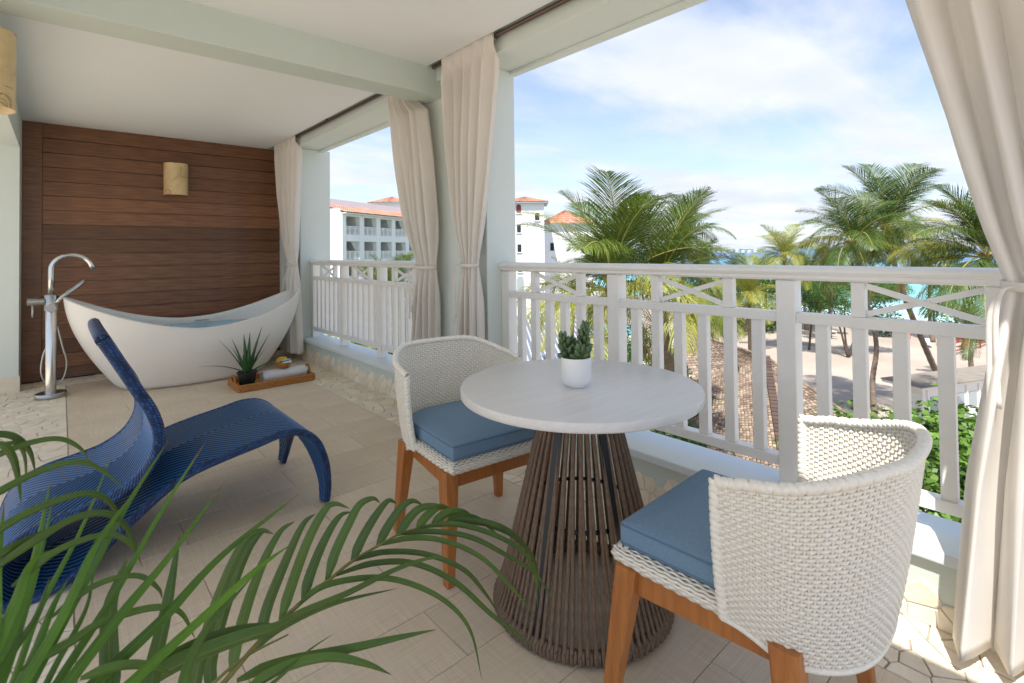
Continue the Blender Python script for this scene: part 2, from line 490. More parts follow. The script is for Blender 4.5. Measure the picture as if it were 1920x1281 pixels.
# ------------------------------------------------------------------ mesh helpers
class MB:
    def __init__(self):
        self.v = []; self.f = []; self.uv = None

    def add(self, vs, fs):
        k = len(self.v)
        self.v.extend([tuple(p) for p in vs])
        self.f.extend([tuple(i + k for i in f) for f in fs])
        return self

    def box(self, x0, x1, y0, y1, z0, z1, b=0.0):
        if b <= 0:
            vs = [(x, y, z) for z in (z0, z1) for y in (y0, y1) for x in (x0, x1)]
            fs = [(0, 2, 3, 1), (4, 5, 7, 6), (0, 1, 5, 4), (2, 6, 7, 3), (0, 4, 6, 2), (1, 3, 7, 5)]
            return self.add(vs, fs)
        b = min(b, (x1 - x0) * .45, (y1 - y0) * .45, (z1 - z0) * .45)
        bm = bmesh.new()
        bmesh.ops.create_cube(bm, size=1)
        bmesh.ops.scale(bm, verts=bm.verts, vec=(x1 - x0, y1 - y0, z1 - z0))
        bmesh.ops.translate(bm, verts=bm.verts, vec=((x0 + x1) / 2, (y0 + y1) / 2, (z0 + z1) / 2))
        bmesh.ops.bevel(bm, geom=bm.edges[:], offset=b, segments=2, affect='EDGES', profile=.6)
        bm.verts.index_update()
        self.add([v.co for v in bm.verts], [[v.index for v in f.verts] for f in bm.faces])
        bm.free()
        return self

    def bar(self, a, b, w, h, up=(0, 0, 1), w2=None, h2=None):
        """square bar from a to b"""
        a = Vector(a); b = Vector(b); d = (b - a).normalized(); up = Vector(up)
        s = d.cross(up)
        if s.length < 1e-4:
            s = d.cross(Vector((0, 1, 0)))
        s.normalize(); u = s.cross(d).normalized()
        w2 = w if w2 is None else w2; h2 = h if h2 is None else h2
        vs = []
        for p, ww, hh in ((a, w, h), (b, w2, h2)):
            for i, j in ((-1, -1), (1, -1), (1, 1), (-1, 1)):
                vs.append(p + s * i * ww / 2 + u * j * hh / 2)
        return self.add(vs, [(0, 3, 2, 1), (4, 5, 6, 7), (0, 1, 5, 4), (1, 2, 6, 5), (2, 3, 7, 6), (3, 0, 4, 7)])

    def tube(self, pts, r, n=8, caps=True, closed=False):
        pts = [Vector(p) for p in pts]
        rs = r if isinstance(r, (list, tuple)) else [r] * len(pts)
        k = len(self.v); m = len(pts)
        nrm = None
        for i, p in enumerate(pts):
            if closed:
                d = pts[(i + 1) % m] - pts[i - 1]
            else:
                d = pts[min(i + 1, m - 1)] - pts[max(i - 1, 0)]
            d.normalize()
            if nrm is None:
                nrm = d.orthogonal().normalized()
            else:
                nrm = (nrm - d * nrm.dot(d))
                nrm = nrm.normalized() if nrm.length > 1e-6 else d.orthogonal().normalized()
            bn = d.cross(nrm)
            for j in range(n):
                a = 2 * math.pi * j / n
                self.v.append(tuple(p + (nrm * math.cos(a) + bn * math.sin(a)) * rs[i]))
        for i in range(m if closed else m - 1):
            for j in range(n):
                a = k + i * n + j; b = k + i * n + (j + 1) % n
                c = k + ((i + 1) % m) * n + (j + 1) % n; d = k + ((i + 1) % m) * n + j
                self.f.append((a, b, c, d))
        if caps and not closed:
            self.f.append(tuple(k + j for j in range(n))[::-1])
            self.f.append(tuple(k + (m - 1) * n + j for j in range(n)))
        return self

    def lathe(self, prof, n=32, cx=0, cy=0, sx=1, sy=1):
        k = len(self.v); m = len(prof)
        for r, z in prof:
            for j in range(n):
                a = 2 * math.pi * j / n
                self.v.append((cx + r * sx * math.cos(a), cy + r * sy * math.sin(a), z))
        for i in range(m - 1):
            for j in range(n):
                self.f.append((k + i * n + j, k + i * n + (j + 1) % n, k + (i + 1) * n + (j + 1) % n, k + (i + 1) * n + j))
        self.f.append(tuple(k + j for j in range(n))[::-1])
        self.f.append(tuple(k + (m - 1) * n + j for j in range(n)))
        return self

    def grid(self, rows, close_u=False):
        k = len(self.v); m = len(rows); n = len(rows[0])
        for r in rows:
            self.v.extend([tuple(p) for p in r])
        for i in range(m - 1):
            for j in range(n if close_u else n - 1):
                self.f.append((k + i * n + j, k + i * n + (j + 1) % n, k + (i + 1) * n + (j + 1) % n, k + (i + 1) * n + j))
        return self

    def shift(self, d):
        self.v = [(p[0] + d[0], p[1] + d[1], p[2] + d[2]) for p in self.v]
        return self

    def mesh(self, name, m, smooth=False):
        me = bpy.data.meshes.new(name)
        me.from_pydata(self.v, [], self.f)
        if m is not None:
            me.materials.append(MT[m] if isinstance(m, str) else m)
        if smooth:
            me.polygons.foreach_set('use_smooth', [True] * len(me.polygons))
            if smooth != 'all':
                try:
                    me.set_sharp_from_angle(angle=rad(38))
                except Exception:
                    pass
        me.update()
        return me

    def obj(self, name, m, parent=None, smooth=False):
        o = bpy.data.objects.new(name, self.mesh(name, m, smooth))
        COL.objects.link(o)
        if parent is not None:
            o.parent = parent
        return o


def place(me, name, parent=None, loc=(0, 0, 0), rot=(0, 0, 0), sc=None):
    o = bpy.data.objects.new(name, me)
    COL.objects.link(o)
    o.location = loc; o.rotation_euler = rot
    if sc is not None:
        o.scale = sc
    if parent is not None:
        o.parent = parent
    return o


def tag(o, label=None, cat=None, group=None, kind=None):
    if label: o['label'] = label
    if cat: o['category'] = cat
    if group: o['group'] = group
    if kind: o['kind'] = kind
    return o


def thing(name, loc, label, cat, group=None, rz=0.0):
    o = bpy.data.objects.new(name, None)
    o.empty_display_size = .1
    COL.objects.link(o)
    o.location = loc; o.rotation_euler = (0, 0, rz)
    return tag(o, label, cat, group)


def copy_tree(o, loc, rz=0, label=None):
    c = o.copy(); COL.objects.link(c); c.location = loc; c.rotation_euler = (0, 0, rz)
    if label: c['label'] = label
    for ch in o.children:
        d = ch.copy(); COL.objects.link(d); d.parent = c
        for g in ch.children:
            e = g.copy(); COL.objects.link(e); e.parent = d
    return c


def smoothstep(a, b, x):
    t = max(0.0, min(1.0, (x - a) / (b - a)))
    return t * t * (3 - 2 * t)


def interp(tab, x):
    if x <= tab[0][0]: return tab[0][1]
    for (x0, y0), (x1, y1) in zip(tab, tab[1:]):
        if x <= x1:
            return y0 + (y1 - y0) * (x - x0) / (x1 - x0)
    return tab[-1][1]


def catmull(pts, n):
    """smooth polyline through pts"""
    P = [Vector(p) for p in pts]
    P = [P[0] * 2 - P[1]] + P + [P[-1] * 2 - P[-2]]
    out = []
    for i in range(1, len(P) - 2):
        for k in range(n):
            t = k / n
            a, b, c, d = P[i - 1], P[i], P[i + 1], P[i + 2]
            out.append(.5 * ((2 * b) + (c - a) * t + (2 * a - 5 * b + 4 * c - d) * t * t + (3 * b - a - 3 * c + d) * t ** 3))
    out.append(P[-2].copy())
    return out


# ------------------------------------------------------------------ Voronoi stones
def clip_poly(poly, px, py, nx, ny):
    out = []
    for i in range(len(poly)):
        a = poly[i]; b = poly[(i + 1) % len(poly)]
        da = (a[0] - px) * nx + (a[1] - py) * ny
        db = (b[0] - px) * nx + (b[1] - py) * ny
        if da <= 0: out.append(a)
        if (da < 0 < db) or (db < 0 < da):
            t = da / (da - db)
            out.append((a[0] + (b[0] - a[0]) * t, a[1] + (b[1] - a[1]) * t))
    return out


def voronoi(x0, x1, y0, y1, sp, jit=.49, gap=.004, rnd=R):
    area = (x1 - x0) * (y1 - y0)
    pts = []
    want = int(area / (sp * sp) * .98)
    tries = 0
    while len(pts) < want and tries < want * 30:
        tries += 1
        q = (rnd.uniform(x0 + sp * .15, x1 - sp * .15), rnd.uniform(y0 + sp * .15, y1 - sp * .15))
        if all((q[0] - p[0]) ** 2 + (q[1] - p[1]) ** 2 > (sp * .56) ** 2 for p in pts):
            pts.append(q)
    cells = []
    for c in pts:
        if not (x0 < c[0] < x1 and y0 < c[1] < y1): continue
        m_ = sp * 1.5
        poly = [(max(x0, c[0] - m_), max(y0, c[1] - m_)), (min(x1, c[0] + m_), max(y0, c[1] - m_)), (min(x1, c[0] + m_), min(y1, c[1] + m_)), (max(x0, c[0] - m_), min(y1, c[1] + m_))]
        for q in pts:
            nx_, ny_ = q[0] - c[0], q[1] - c[1]
            l = math.hypot(nx_, ny_)
            if l < 1e-9 or l > sp * 3: continue
            nx_ /= l; ny_ /= l
            g = gap * rnd.uniform(.5, 1.6) / 2
            poly = clip_poly(poly, (c[0] + q[0]) / 2 - nx_ * g, (c[1] + q[1]) / 2 - ny_ * g, nx_, ny_)
            if len(poly) < 3: break
        if len(poly) >= 3:
            pp = [p for k, p in enumerate(poly) if math.hypot(p[0] - poly[k - 1][0], p[1] - poly[k - 1][1]) > sp * .06]
            if len(pp) >= 3:
                cells.append(pp)
    return cells


def stone_geom(poly, h, inset):
    cx_ = sum(p[0] for p in poly) / len(poly); cy_ = sum(p[1] for p in poly) / len(poly)
    vs = []
    rings = ((0, 0), (0, h * .7), (inset, h))
    for ins, z in rings:
        for p in poly:
            dx, dy = p[0] - cx_, p[1] - cy_
            l = math.hypot(dx, dy) or 1
            k = max(.2, 1 - ins / l)
            vs.append((dx * k, dy * k, z))
    n = len(poly)
    fs = []
    for r in range(2):
        for j in range(n):
            fs.append((r * n + j, r * n + (j + 1) % n, (r + 1) * n + (j + 1) % n, (r + 1) * n + j))
    fs.append(tuple(2 * n + j for j in range(n)))
    return (cx_, cy_), vs, fs

# ================================================================== BALCONY SHELL
ZC = 2.506
XW = 2.07          # inner face of the low wall
XO = 2.30          # outer face
YB = 6.70          # wood wall plane
CY0, CY1 = 2.556, 3.42   # middle column
JY = 5.965         # far jamb

# floor slab under everything, tiles and stones lie on it
floor = MB().box(-5.0, 2.30, -1.6, 7.0, -.35, -.006).obj('floor', 'grout')
tag(floor, kind='structure')

# large linen-textured tiles
tile_cache = {}
ROW = .2487
k0 = -8
for k in range(k0, 24):
    y0 = .5 + ROW * k; y1 = y0 + ROW
    if y1 > 6.36: y1 = 6.36
    if y1 - y0 < .03: continue
    joints = [.40, 1.42] if k % 2 == 0 else [-.11, .91]
    xs = [.038] + [j for j in joints if j > .05] + [1.758]
    for a, b in zip(xs, xs[1:]):
        w, h = round(b - a - .0022, 4), round(y1 - y0 - .0022, 4)
        key = (w, h)
        if key not in tile_cache:
            tile_cache[key] = MB().box(-w / 2, w / 2, -h / 2, h / 2, -.005, 0, .0012).mesh('tile', 'tile')
        place(tile_cache[key], 'tile', floor, ((a + b) / 2, (y0 + y1) / 2, R.uniform(-.0003, .0003)))
# unseen floor left of the stone strip, added as a sunlit bounce surface
MB().box(-5.0, -.62, -1.6, 6.34, -.0055, -.0005).obj('bounce_floor', 'tile', floor)

stones = []
for (a, b, c, d, sp) in ((1.762, XW, -.6, 6.7, .078), (-.60, .034, .9, 6.36, .085), (-.28, 1.762, 6.366, 6.70, .085)):
    for poly in voronoi(a, b, c, d, sp, gap=.0045):
        stones.append(poly)


def seen_rank(c):
    dx, dy = c
    return math.hypot(dx, dy) + (5 if (dx < 0 and dy < 1.5) else 0)


items = []
for poly in stones:
    c, vs, fs = stone_geom(poly, .0062 + R.uniform(-.0008, .0012), .004)
    items.append((seen_rank(c), c, vs, fs))
items.sort(key=lambda q: q[0])
rest = MB()
for i, (rk, c, vs, fs) in enumerate(items):
    if i < 300:
        me = MB().add(vs, fs).mesh('stone', 'stone')
        place(me, 'stone', floor, (c[0], c[1], -.0062))
    else:
        rest.add([(v[0] + c[0], v[1] + c[1], v[2] - .0062) for v in vs], fs)
if rest.v:
    tag(rest.obj('far_stones', 'stone', floor), kind='stuff')

# ceiling: two bays, with an unseen gap behind the camera added to admit sun
cl = MB()
cl.box(-2.1, 1.918, .03, 3.03, ZC, ZC + .22)  # left edge cut short so sun reaches the bounce surface
cl.box(-2.1, .48, -1.6, .03, ZC, ZC + .22)
cl.box(1.12, 1.918, -1.6, .03, ZC, ZC + .22)
cl.box(-2.1, 1.918, 3.25, 6.779, ZC, ZC + .22)
cl.box(1.918, 2.42, -1.6, 7.0, 2.66, 2.80)
tag(cl.obj('ceiling', 'ceiling'), kind='structure')

tag(MB().box(-2.1, 2.05, 3.03, 3.25, 2.309, 2.659, .004).obj('beam', 'mint'), kind='structure')
head = MB().box(1.99, XO, -1.6, JY + .75, 2.414, 2.66, .004).box(2.262, 2.318, -1.6, JY, 2.392, 2.4135, .003).obj('lintel', 'mint_light')
tag(head, kind='structure')
tag(MB().box(2.05, XO, CY0, CY1, .251, 2.413, .006).obj('column', 'mint_light'), kind='structure')
tag(MB().box(2.05, XO + .1, JY, 7.0, .251, 2.413, .006).obj('end_pier', 'mint_light'), kind='structure')

# low wall under the railings with a stone-clad foot
low = MB().box(XW, XO - .01, -1.6, 7.0, -.006, .212, .003).obj('low_wall', 'mint')
tag(low, kind='structure')
MB().box(2.045, XO + .02, -1.6, 7.0, .213, .25, .006).obj('sill', 'sill', low)
n_clad = 0
top_noise = [R.uniform(-.02, .03) for _ in range(400)]
rest = MB()
clad = []
for poly in voronoi(-.5, 6.7, .0, .20, .070, gap=.004):
    cy_ = sum(p[0] for p in poly) / len(poly); cz_ = sum(p[1] for p in poly) / len(poly)
    lim = .125 + .035 * mnoise.noise(Vector((cy_ * 3.1, 0, 3))) + .03 * mnoise.noise(Vector((cy_ * 11, 2, 3)))
    if cz_ < lim:
        clad.append((abs(cy_), poly))
clad.sort(key=lambda q: q[0])
base_mb = MB()
for i, (_, poly) in enumerate(clad):
    c, vs, fs = stone_geom(poly, .007 + R.uniform(-.001, .002), .005)
    # (y,z) plane, outward = -X
    w = [(-v[2], v[0], v[1]) for v in vs]
    fs = [tuple(reversed(f)) for f in fs]
    fs = [tuple(reversed(f)) for f in fs]
    if i < 300:
        me = MB().add(w, fs).mesh('stone', 'stone')
        place(me, 'stone', low, (XW + .001, c[0], c[1]))
    else:
        rest.add([(q[0] + XW + .001, q[1] + c[0], q[2] + c[1]) for q in w], fs)
if rest.v:
    tag(rest.obj('far_stones', 'stone', low), kind='stuff')

# left side: wall with a wide door opening, header and the deep jamb at its far end
lw = MB()
lw.box(-.9, -.28, -1.6, 6.34, 2.19, ZC - .001)        # header over the opening
lw.box(-1.6, -.28, 6.34, 7.0, -.005, ZC - .001)       # wall after the opening
tag(lw.obj('side_wall', 'mint_light'), kind='structure')
sk = MB()
foot = thing_foot = MB().box(-1.6, -.272, 6.330, 6.339, .001, .14).obj('wall_skirting', 'stone')
tag(foot, kind='structure')
tag(MB().box(-.28, 2.049, 6.78, 7.0, -.005, 2.655).obj('end_wall', 'mint'), kind='structure')

# dark wood cladding on the end wall: stile + horizontal planks
wp = thing('wood_panel', (.9, 6.74, 0), 'dark brown wall of horizontal hardwood planks behind the white bathtub', 'wood panel')
off = Vector((.9, 6.74, 0))


def local(mb, o=off):
    return mb.shift((-o.x, -o.y, -o.z))


local(MB().box(-.279, 2.049, 6.725, 6.779, .012, ZC - .002)).obj('backing', 'plank', wp)
local(MB().box(-.279, -.137, 6.695, 6.7245, .012, ZC - .002, .003)).obj('stile', 'plank', wp)
zt = ZC - .002
i = 0
ztop = zt
edges = [zt]
zline = 2.357
while zline > .03:
    edges.append(zline); zline -= .1405
edges.append(.012)
for a, b in zip(edges, edges[1:]):
    if a - b < .02: continue
    # each board leans slightly: a shadow line at its lower edge
    mb = MB()
    x0, x1 = -.134, 2.049
    yb_, yt_ = 6.694 + R.uniform(-.001, .001), 6.703
    vs = [(x0, yt_, a - .001), (x1, yt_, a - .001), (x1, yb_, b + .004), (x0, yb_, b + .004),
          (x0, 6.7245, a - .001), (x1, 6.7245, a - .001), (x1, 6.7245, b + .004), (x0, 6.7245, b + .004)]
    mb.add(vs, [(0, 3, 2, 1), (4, 5, 6, 7), (0, 1, 5, 4), (3, 7, 6, 2), (0, 4, 7, 3), (1, 2, 6, 5)])
    zc_ = (a + b) / 2
    mb.shift((-.9, -6.74, -zc_))
    o = mb.obj('plank', 'plank', wp)
    o.location = (0, 0, zc_)


# wall sconces: half-round onyx shades
def sconce(loc, rz, label, w=.23, h=.35, d=.11):
    t = thing('wall_sconce', loc, label, 'wall lamp', 'onyx wall lamps', rz)
    # local: wall plane y=0, shade bulges to -y
    rows = []
    n = 14
    for z in (-h / 2, h / 2):
        for th in (0,):
            rows.append([(-math.cos(math.pi * j / n) * w / 2, -.012 - math.sin(math.pi * j / n) ** .8 * d, z) for j in range(n + 1)])
    inner = [[(p[0] * .93, p[1] * .93 + .0, p[2]) for p in r] for r in rows]
    mb = MB()
    mb.grid(rows)
    mb.grid([inner[1], inner[0]])
    mb.grid([rows[1], inner[1]]); mb.grid([inner[0], rows[0]])
    mb.obj('lamp_shade', 'onyx', t, smooth=True)
    MB().box(-w * .4, w * .4, -.011, 0, -h * .36, h * .36, .002).obj('back_plate', 'tag', t)
    MB().tube([(0, -.045, -.04), (0, -.045, .05)], .018, 10).obj('bulb', 'white_ceramic', t, smooth=True)
    return t


sconce((.952, 6.694, 2.04), 0, 'beige onyx half-round lamp on the dark wood planks above the bathtub')
sconce((-.279, 3.28, 2.05), rad(90), 'cream onyx lamp cut off by the left edge, on the near wall')


# ------------------------------------------------------------------ railings
def railing(loc, label, y_lo, y_hi, posts, bays, group=None):
    """posts: list of y; bays: (ya, yb) pairs between posts"""
    X = 2.2
    t = thing('railing', loc, label, 'railing', 'white balustrades')
    o = Vector(loc)
    L = lambda mb: mb.shift((-o.x, -o.y, -o.z))
    Z0, ZM0, ZM1, ZT = .328, .905, .945, 1.072
    # moulded hand rail: rounded top, smaller fillet below
    prof = [(-.045, 1.082), (-.045, 1.094), (-.052, 1.098), (-.058, 1.108), (-.057, 1.118), (-.048, 1.126), (-.02, 1.131), (.02, 1.131),
            (.048, 1.126), (.057, 1.118), (.058, 1.108), (.052, 1.098), (.045, 1.094), (.045, 1.082), (.03, 1.0735), (-.03, 1.0735)]
    rows = [[(X + a, y, z) for a, z in prof] for y in (y_lo, y_hi)]
    mb = MB().grid([rows[1], rows[0]], close_u=True)
    n = len(prof)
    mb.f.append(tuple(range(n))); mb.f.append(tuple(range(2 * n - 1, n - 1, -1)))
    L(mb).obj('hand_rail', 'white', t)
    pw = .042
    post_me = MB().box(-.036, .036, -.036, .036, 0, 1.0725 - .2505, .004).mesh('post', 'white')
    for y in posts:
        place(post_me, 'post', t, (X - o.x, y - o.y, .2505 - o.z))
    for (ya, yb) in bays:
        a, b = ya + .0365, yb - .0365
        L(MB().box(X - .028, X + .028, a, b, Z0 - .004, Z0 + .036, .003)).obj('bottom_rail', 'white', t)
        L(MB().box(X - .03, X + .03, a, b, ZM0, ZM1, .003)).obj('mid_rail', 'white', t)
        st = (yb - ya) / 7
        bal = MB().box(-.019, .019, -.022, .022, 0, ZM0 - (Z0 + .0365) - .0005, .0025).mesh('baluster', 'white')
        sh = MB().box(-.019, .019, -.022, .022, 0, 1.0725 - ZM1 - .001, .0025).mesh('stub', 'white')
        for k in range(1, 7):
            place(bal, 'baluster', t, (X - o.x, ya + st * k - o.y, Z0 + .0365 - o.z))
            if k in (2, 5):
                place(sh, 'stub', t, (X - o.x, ya + st * k - o.y, ZM1 + .0005 - o.z))
        # the cross between the stubs
        y1, y2 = ya + st * 2 + .0225, ya + st * 5 - .0225
        za, zb = ZM1 + .012, 1.072 - .012
        L(MB().bar((X - .004, y1, za), (X - .004, y2, zb), .012, .020, up=(0, 0, 1))).obj('cross_brace', 'white', t)
        L(MB().bar((X + .009, y1, zb), (X + .009, y2, za), .012, .020, up=(0, 0, 1))).obj('cross_brace', 'white', t)
    return t


railing((2.2, 1.0, .25), 'long white balustrade behind the round table, open to the beach', -.92, CY0 - .002,
        [2.518, 1.653, .803, -.05, -.9], [(1.653, 2.518), (.803, 1.653), (-.05, .803), (-.9, -.05)])
railing((2.2, 4.7, .25), 'shorter white balustrade beside the bathtub, between the two columns', CY1 + .002, JY - .002,
        [5.927, 5.11, 4.28, 3.458], [(5.11, 5.927), (4.28, 5.11), (3.458, 4.28)])


# ------------------------------------------------------------------ curtain rods and curtains
def rod(y0, y1, label):
    t = thing('curtain_rod', (1.955, (y0 + y1) / 2, 2.50), label, 'curtain rod', 'bronze curtain rods')
    l = (y1 - y0) / 2
    MB().tube([(0, -l, 0), (0, l, 0)], .0135, 12).obj('pole', 'rod', t, smooth=True)
    for yy in (-l + .25, 0, l - .25):
        MB().box(-.008, .008, -.01, .01, .014, .159, .002).obj('bracket', 'rod', t)


rod(-1.2, 3.02, 'bronze rod under the ceiling above the long balustrade')
rod(3.27, 6.6, 'bronze rod under the ceiling above the short balustrade')


def curtain(name_label, edges, zs, zt, zb, nf, tie_z, seed, side, amp0=.05, tail_side=1):
    """edges: [(z, ya, yb)...] top to bottom; gathered cloth hanging at X~1.95"""
    rr = random.Random(seed)
    yc = (edges[0][1] + edges[0][2]) / 2
    t = thing('curtain', (1.955, yc, zb), name_label, 'curtain', 'off-white linen curtains')
    ea = sorted([(z, a) for z, a, b in edges]); eb = sorted([(z, b) for z, a, b in edges])
    NU, NZ = nf * 12, 72
    ph = [rr.uniform(-.5, .5) for _ in range(nf + 1)]
    am = [rr.uniform(.7, 1.25) for _ in range(nf + 1)]
    zl = [zb + (zt - zb) * i / NZ for i in range(NZ + 1)]
    rows = []
    for z in zl:
        ya, yb = interp(ea, z), interp(eb, z)
        w = yb - ya
        g = math.exp(-((z - tie_z) / .15) ** 2)          # how tightly gathered
        row = []
        for j in range(NU + 1):
            u = j / NU
            # uneven pleat widths
            uu = u + .018 * math.sin(2 * math.pi * u * 2.3 + seed) * (1 - abs(2 * u - 1))
            k = uu * nf
            ki = min(nf - 1, int(k)); fr = k - ki
            a = am[ki] * (1 - fr) + am[ki + 1] * fr
            p = ph[ki] * (1 - fr) + ph[ki + 1] * fr
            fold = math.sin(2 * math.pi * k + p * (1 + .3 * z))
            fold = math.copysign(abs(fold) ** .8, fold)
            A = (amp0 * (1 - .55 * g)) * a * (.85 if z > tie_z else 1.0)
            if z > tie_z: A *= .55 + .45 * smoothstep(zt, zt - .25, z) + 0
            x = fold * A + .012 * math.sin(9 * u + z * 2.2 + seed) * (1 - g)
            # bundle is rounder at the tie
            x -= g * .02 * math.sin(math.pi * u) - g * .0
            yy = ya + w * u + .006 * math.sin(2 * math.pi * k * 2 + z * 3) * (1 - g)
            hd = smoothstep(2.36, 2.46, z)
            x = x * (1 - hd) + (-.027 + .0065 * fold) * hd
            row.append((x, yy - yc, z - zb))
        rows.append(row)
    mb = MB().grid(rows)
    o = mb.obj('cloth', 'curtain', t, smooth='all')
    sol = o.modifiers.new('thickness', 'SOLIDIFY'); sol.thickness = .0022
    ya, yb = interp(ea, tie_z), interp(eb, tie_z)
    # tie band and tails
    cyy = (ya + yb) / 2 - yc; hw = (yb - ya) / 2 + .008
    band = []
    for i in range(25):
        a = 2 * math.pi * i / 24
        band.append((-.012 + .052 * math.cos(a), cyy + hw * math.sin(a), tie_z - zb + .006 * math.sin(a * 1 + 1)))
    mb = MB()
    rows = [[(p[0], p[1], p[2] + dz) for p in band] for dz in (-.012, .013)]
    mb.grid(rows)
    b = mb.obj('tie_band', 'curtain', t, smooth='all')
    sol = b.modifiers.new('thickness', 'SOLIDIFY'); sol.thickness = .004
    for q in (0, 1):
        ys = cyy + tail_side * (hw * .75 + .004)
        pts = [(-.062, ys - tail_side * .012, tie_z - zb + .004), (-.072, ys + tail_side * .02, tie_z - zb - .01), (-.07, ys + tail_side * (.034 + .012 * q), tie_z - zb - .08),
               (-.062, ys + tail_side * (.036 + .014 * q), tie_z - zb - .20), (-.058, ys + tail_side * (.034 + .02 * q), tie_z - zb - .33 - .05 * q)]
        pts = catmull(pts, 6)
        mb = MB()
        rows = [[(p.x, p.y - .006, p.z), (p.x - .002, p.y + .006, p.z)] for p in pts]
        mb.grid(rows)
        tl = mb.obj('tie_tail', 'curtain', t, smooth='all')
        sol = tl.modifiers.new('thickness', 'SOLIDIFY'); sol.thickness = .002
    # grommets where the rod shows
    return t


def grommet(parent, y, x=0.0):
    yc = parent.location.y; zb = parent.location.z
    pts = [(.021 * math.cos(2 * math.pi * i / 20) + x, y - yc, 2.497 - zb + .021 * math.sin(2 * math.pi * i / 20)) for i in range(20)]
    MB().tube(pts, .0045, 6, caps=False, closed=True).obj('grommet', 'chrome_dull', parent, smooth=True)


c_mid = curtain('off-white curtain tied back on the near side of the middle column', [(2.47, 2.31, 2.86), (1.9, 2.40, 2.83), (1.45, 2.47, 2.76), (1.12, 2.535, 2.665), (.9, 2.51, 2.69), (.3, 2.49, 2.76), (.03, 2.49, 2.79)],
                None, 2.585, .03, 5, 1.12, 3, 0, .055, 1)
c_far2 = curtain('off-white curtain tied back on the far side of the middle column', [(2.47, 3.262, 3.66), (2.33, 3.256, 3.62), (2.23, 3.11, 3.60), (1.9, 3.055, 3.53), (1.45, 3.02, 3.40), (1.10, 3.01, 3.235), (.9, 3.02, 3.26), (.3, 3.01, 3.36), (.03, 3.01, 3.38)],
                 None, 2.585, .05, 5, 1.10, 11, 0, .05, 1)
c_far = curtain('off-white curtain in the far corner behind the raised end of the bathtub', [(2.47, 5.74, 6.50), (1.9, 5.78, 6.42), (1.45, 5.81, 6.26), (1.09, 5.815, 6.05), (.9, 5.80, 6.16), (.3, 5.75, 6.40), (.1, 5.74, 6.44)],
                None, 2.585, .10, 5, 1.09, 21, 0, .055, 1)
c_near = curtain('large off-white curtain at the right edge, tied at rail height', [(2.47, -.30, .47), (1.885, -.24, .345), (1.468, -.19, .25), (1.248, -.14, .197), (1.10, -.10, .152), (1.02, -.11, .166), (.842, -.14, .194), (.53, -.18, .24), (.05, -.22, .284)],
                 None, 2.585, .045, 5, 1.09, 33, 0, .06, 1)
grommet(c_mid, 2.33, -.004)
grommet(c_far, 5.755, -.004)


# ================================================================== ROUND TABLE
TX, TY = 1.345, 1.177
tb = thing('round_table', (TX, TY, 0), 'round pale table on a flared base of taupe ropes', 'table')
top = MB()
n = 96
prof = [(0.0, .709), (.38, .709), (.4035, .7095), (.4075, .712), (.409, .716), (.409, .735), (.4075, .739), (.403, .741), (0.0, .741)]
mbt = MB()
for r_, z_ in prof[1:-1]:
    mbt.v.extend([(r_ * math.cos(2 * math.pi * j / n), r_ * math.sin(2 * math.pi * j / n), z_) for j in range(n)])
for i in range(len(prof) - 3):
    for j in range(n):
        mbt.f.append((i * n + j, i * n + (j + 1) % n, (i + 1) * n + (j + 1) % n, (i + 1) * n + j))
mbt.f.append(tuple(range(n))[::-1]); mbt.f.append(tuple((len(prof) - 3) * n + j for j in range(n)))
mbt.obj('tabletop', 'tabletop', tb, smooth=True)
# black inner frame
for zz_, r_ in ((.698, .125), (.33, .19), (.028, .285)):
    pts = [(r_ * math.cos(2 * math.pi * i / 40), r_ * math.sin(2 * math.pi * i / 40), zz_) for i in range(40)]
    MB().tube(pts, .007 if zz_ < .6 else .009, 6, caps=False, closed=True).obj('frame_ring', 'black_frame', tb, smooth='all')
bar_me = MB().bar((.118, 0, .705), (.282, 0, .03), .026, .006, up=(1, 0, 0.2)).mesh('frame_bar', 'black_frame')
for q in range(6):
    place(bar_me, 'frame_bar', tb, rot=(0, 0, rad(60 * q + 12)))
# ropes come in pairs that cross under the top, then fan out and wrap the foot ring
NRP = 80


def rope_mesh(da):
    pts = []
    ctl = [(.128, .708, 0), (.126, .69, .0), (.122, .655, da * .55), (.128, .632, da * 1.0), (.150, .56, da * .9), (.20, .36, da * .4), (.256, .14, 0), (.289, .040, 0), (.298, .028, 0), (.297, .014, 0), (.285, .006, 0), (.272, .012, 0), (.268, .028, 0), (.276, .042, 0)]
    P = catmull([(r_, a, z) for r_, z, a in ctl], 3)
    for p in P:
        pts.append((p.x * math.cos(p.y), p.x * math.sin(p.y), max(.007, p.z)))
    return MB().tube(pts, .0067, 6).mesh('rope', 'rope', smooth='all')


ra, rb = rope_mesh(.045), rope_mesh(-.045)
for q in range(NRP):
    a = 2 * math.pi * q / NRP
    if q % 2: a -= .006
    place(ra if q % 2 == 0 else rb, 'rope', tb, rot=(0, 0, a + rad(4)))
# thin wraps round the foot between the ropes
wr = MB()
for q in range(NRP * 2):
    a = 2 * math.pi * (q + .5) / (NRP * 2)
    if q % 2 == 0: pass
    pts = []
    for i in range(10):
        b = 2 * math.pi * i / 10
        r_ = .283 + .0135 * math.cos(b); z_ = .0235 + .0165 * math.sin(b)
        pts.append((r_ * math.cos(a), r_ * math.sin(a), z_))
    wr.tube(pts, .0062, 5, caps=False, closed=True)
tag(wr.obj('foot_wrapping', 'rope', tb, smooth='all'), kind='stuff')
for q in range(3):
    a = rad(120 * q - 50)
    MB().lathe([(.008, 0), (.009, .004), (.007, .012)], 10, .262 * math.cos(a), .262 * math.sin(a)).obj('foot', 'black_plastic', tb)

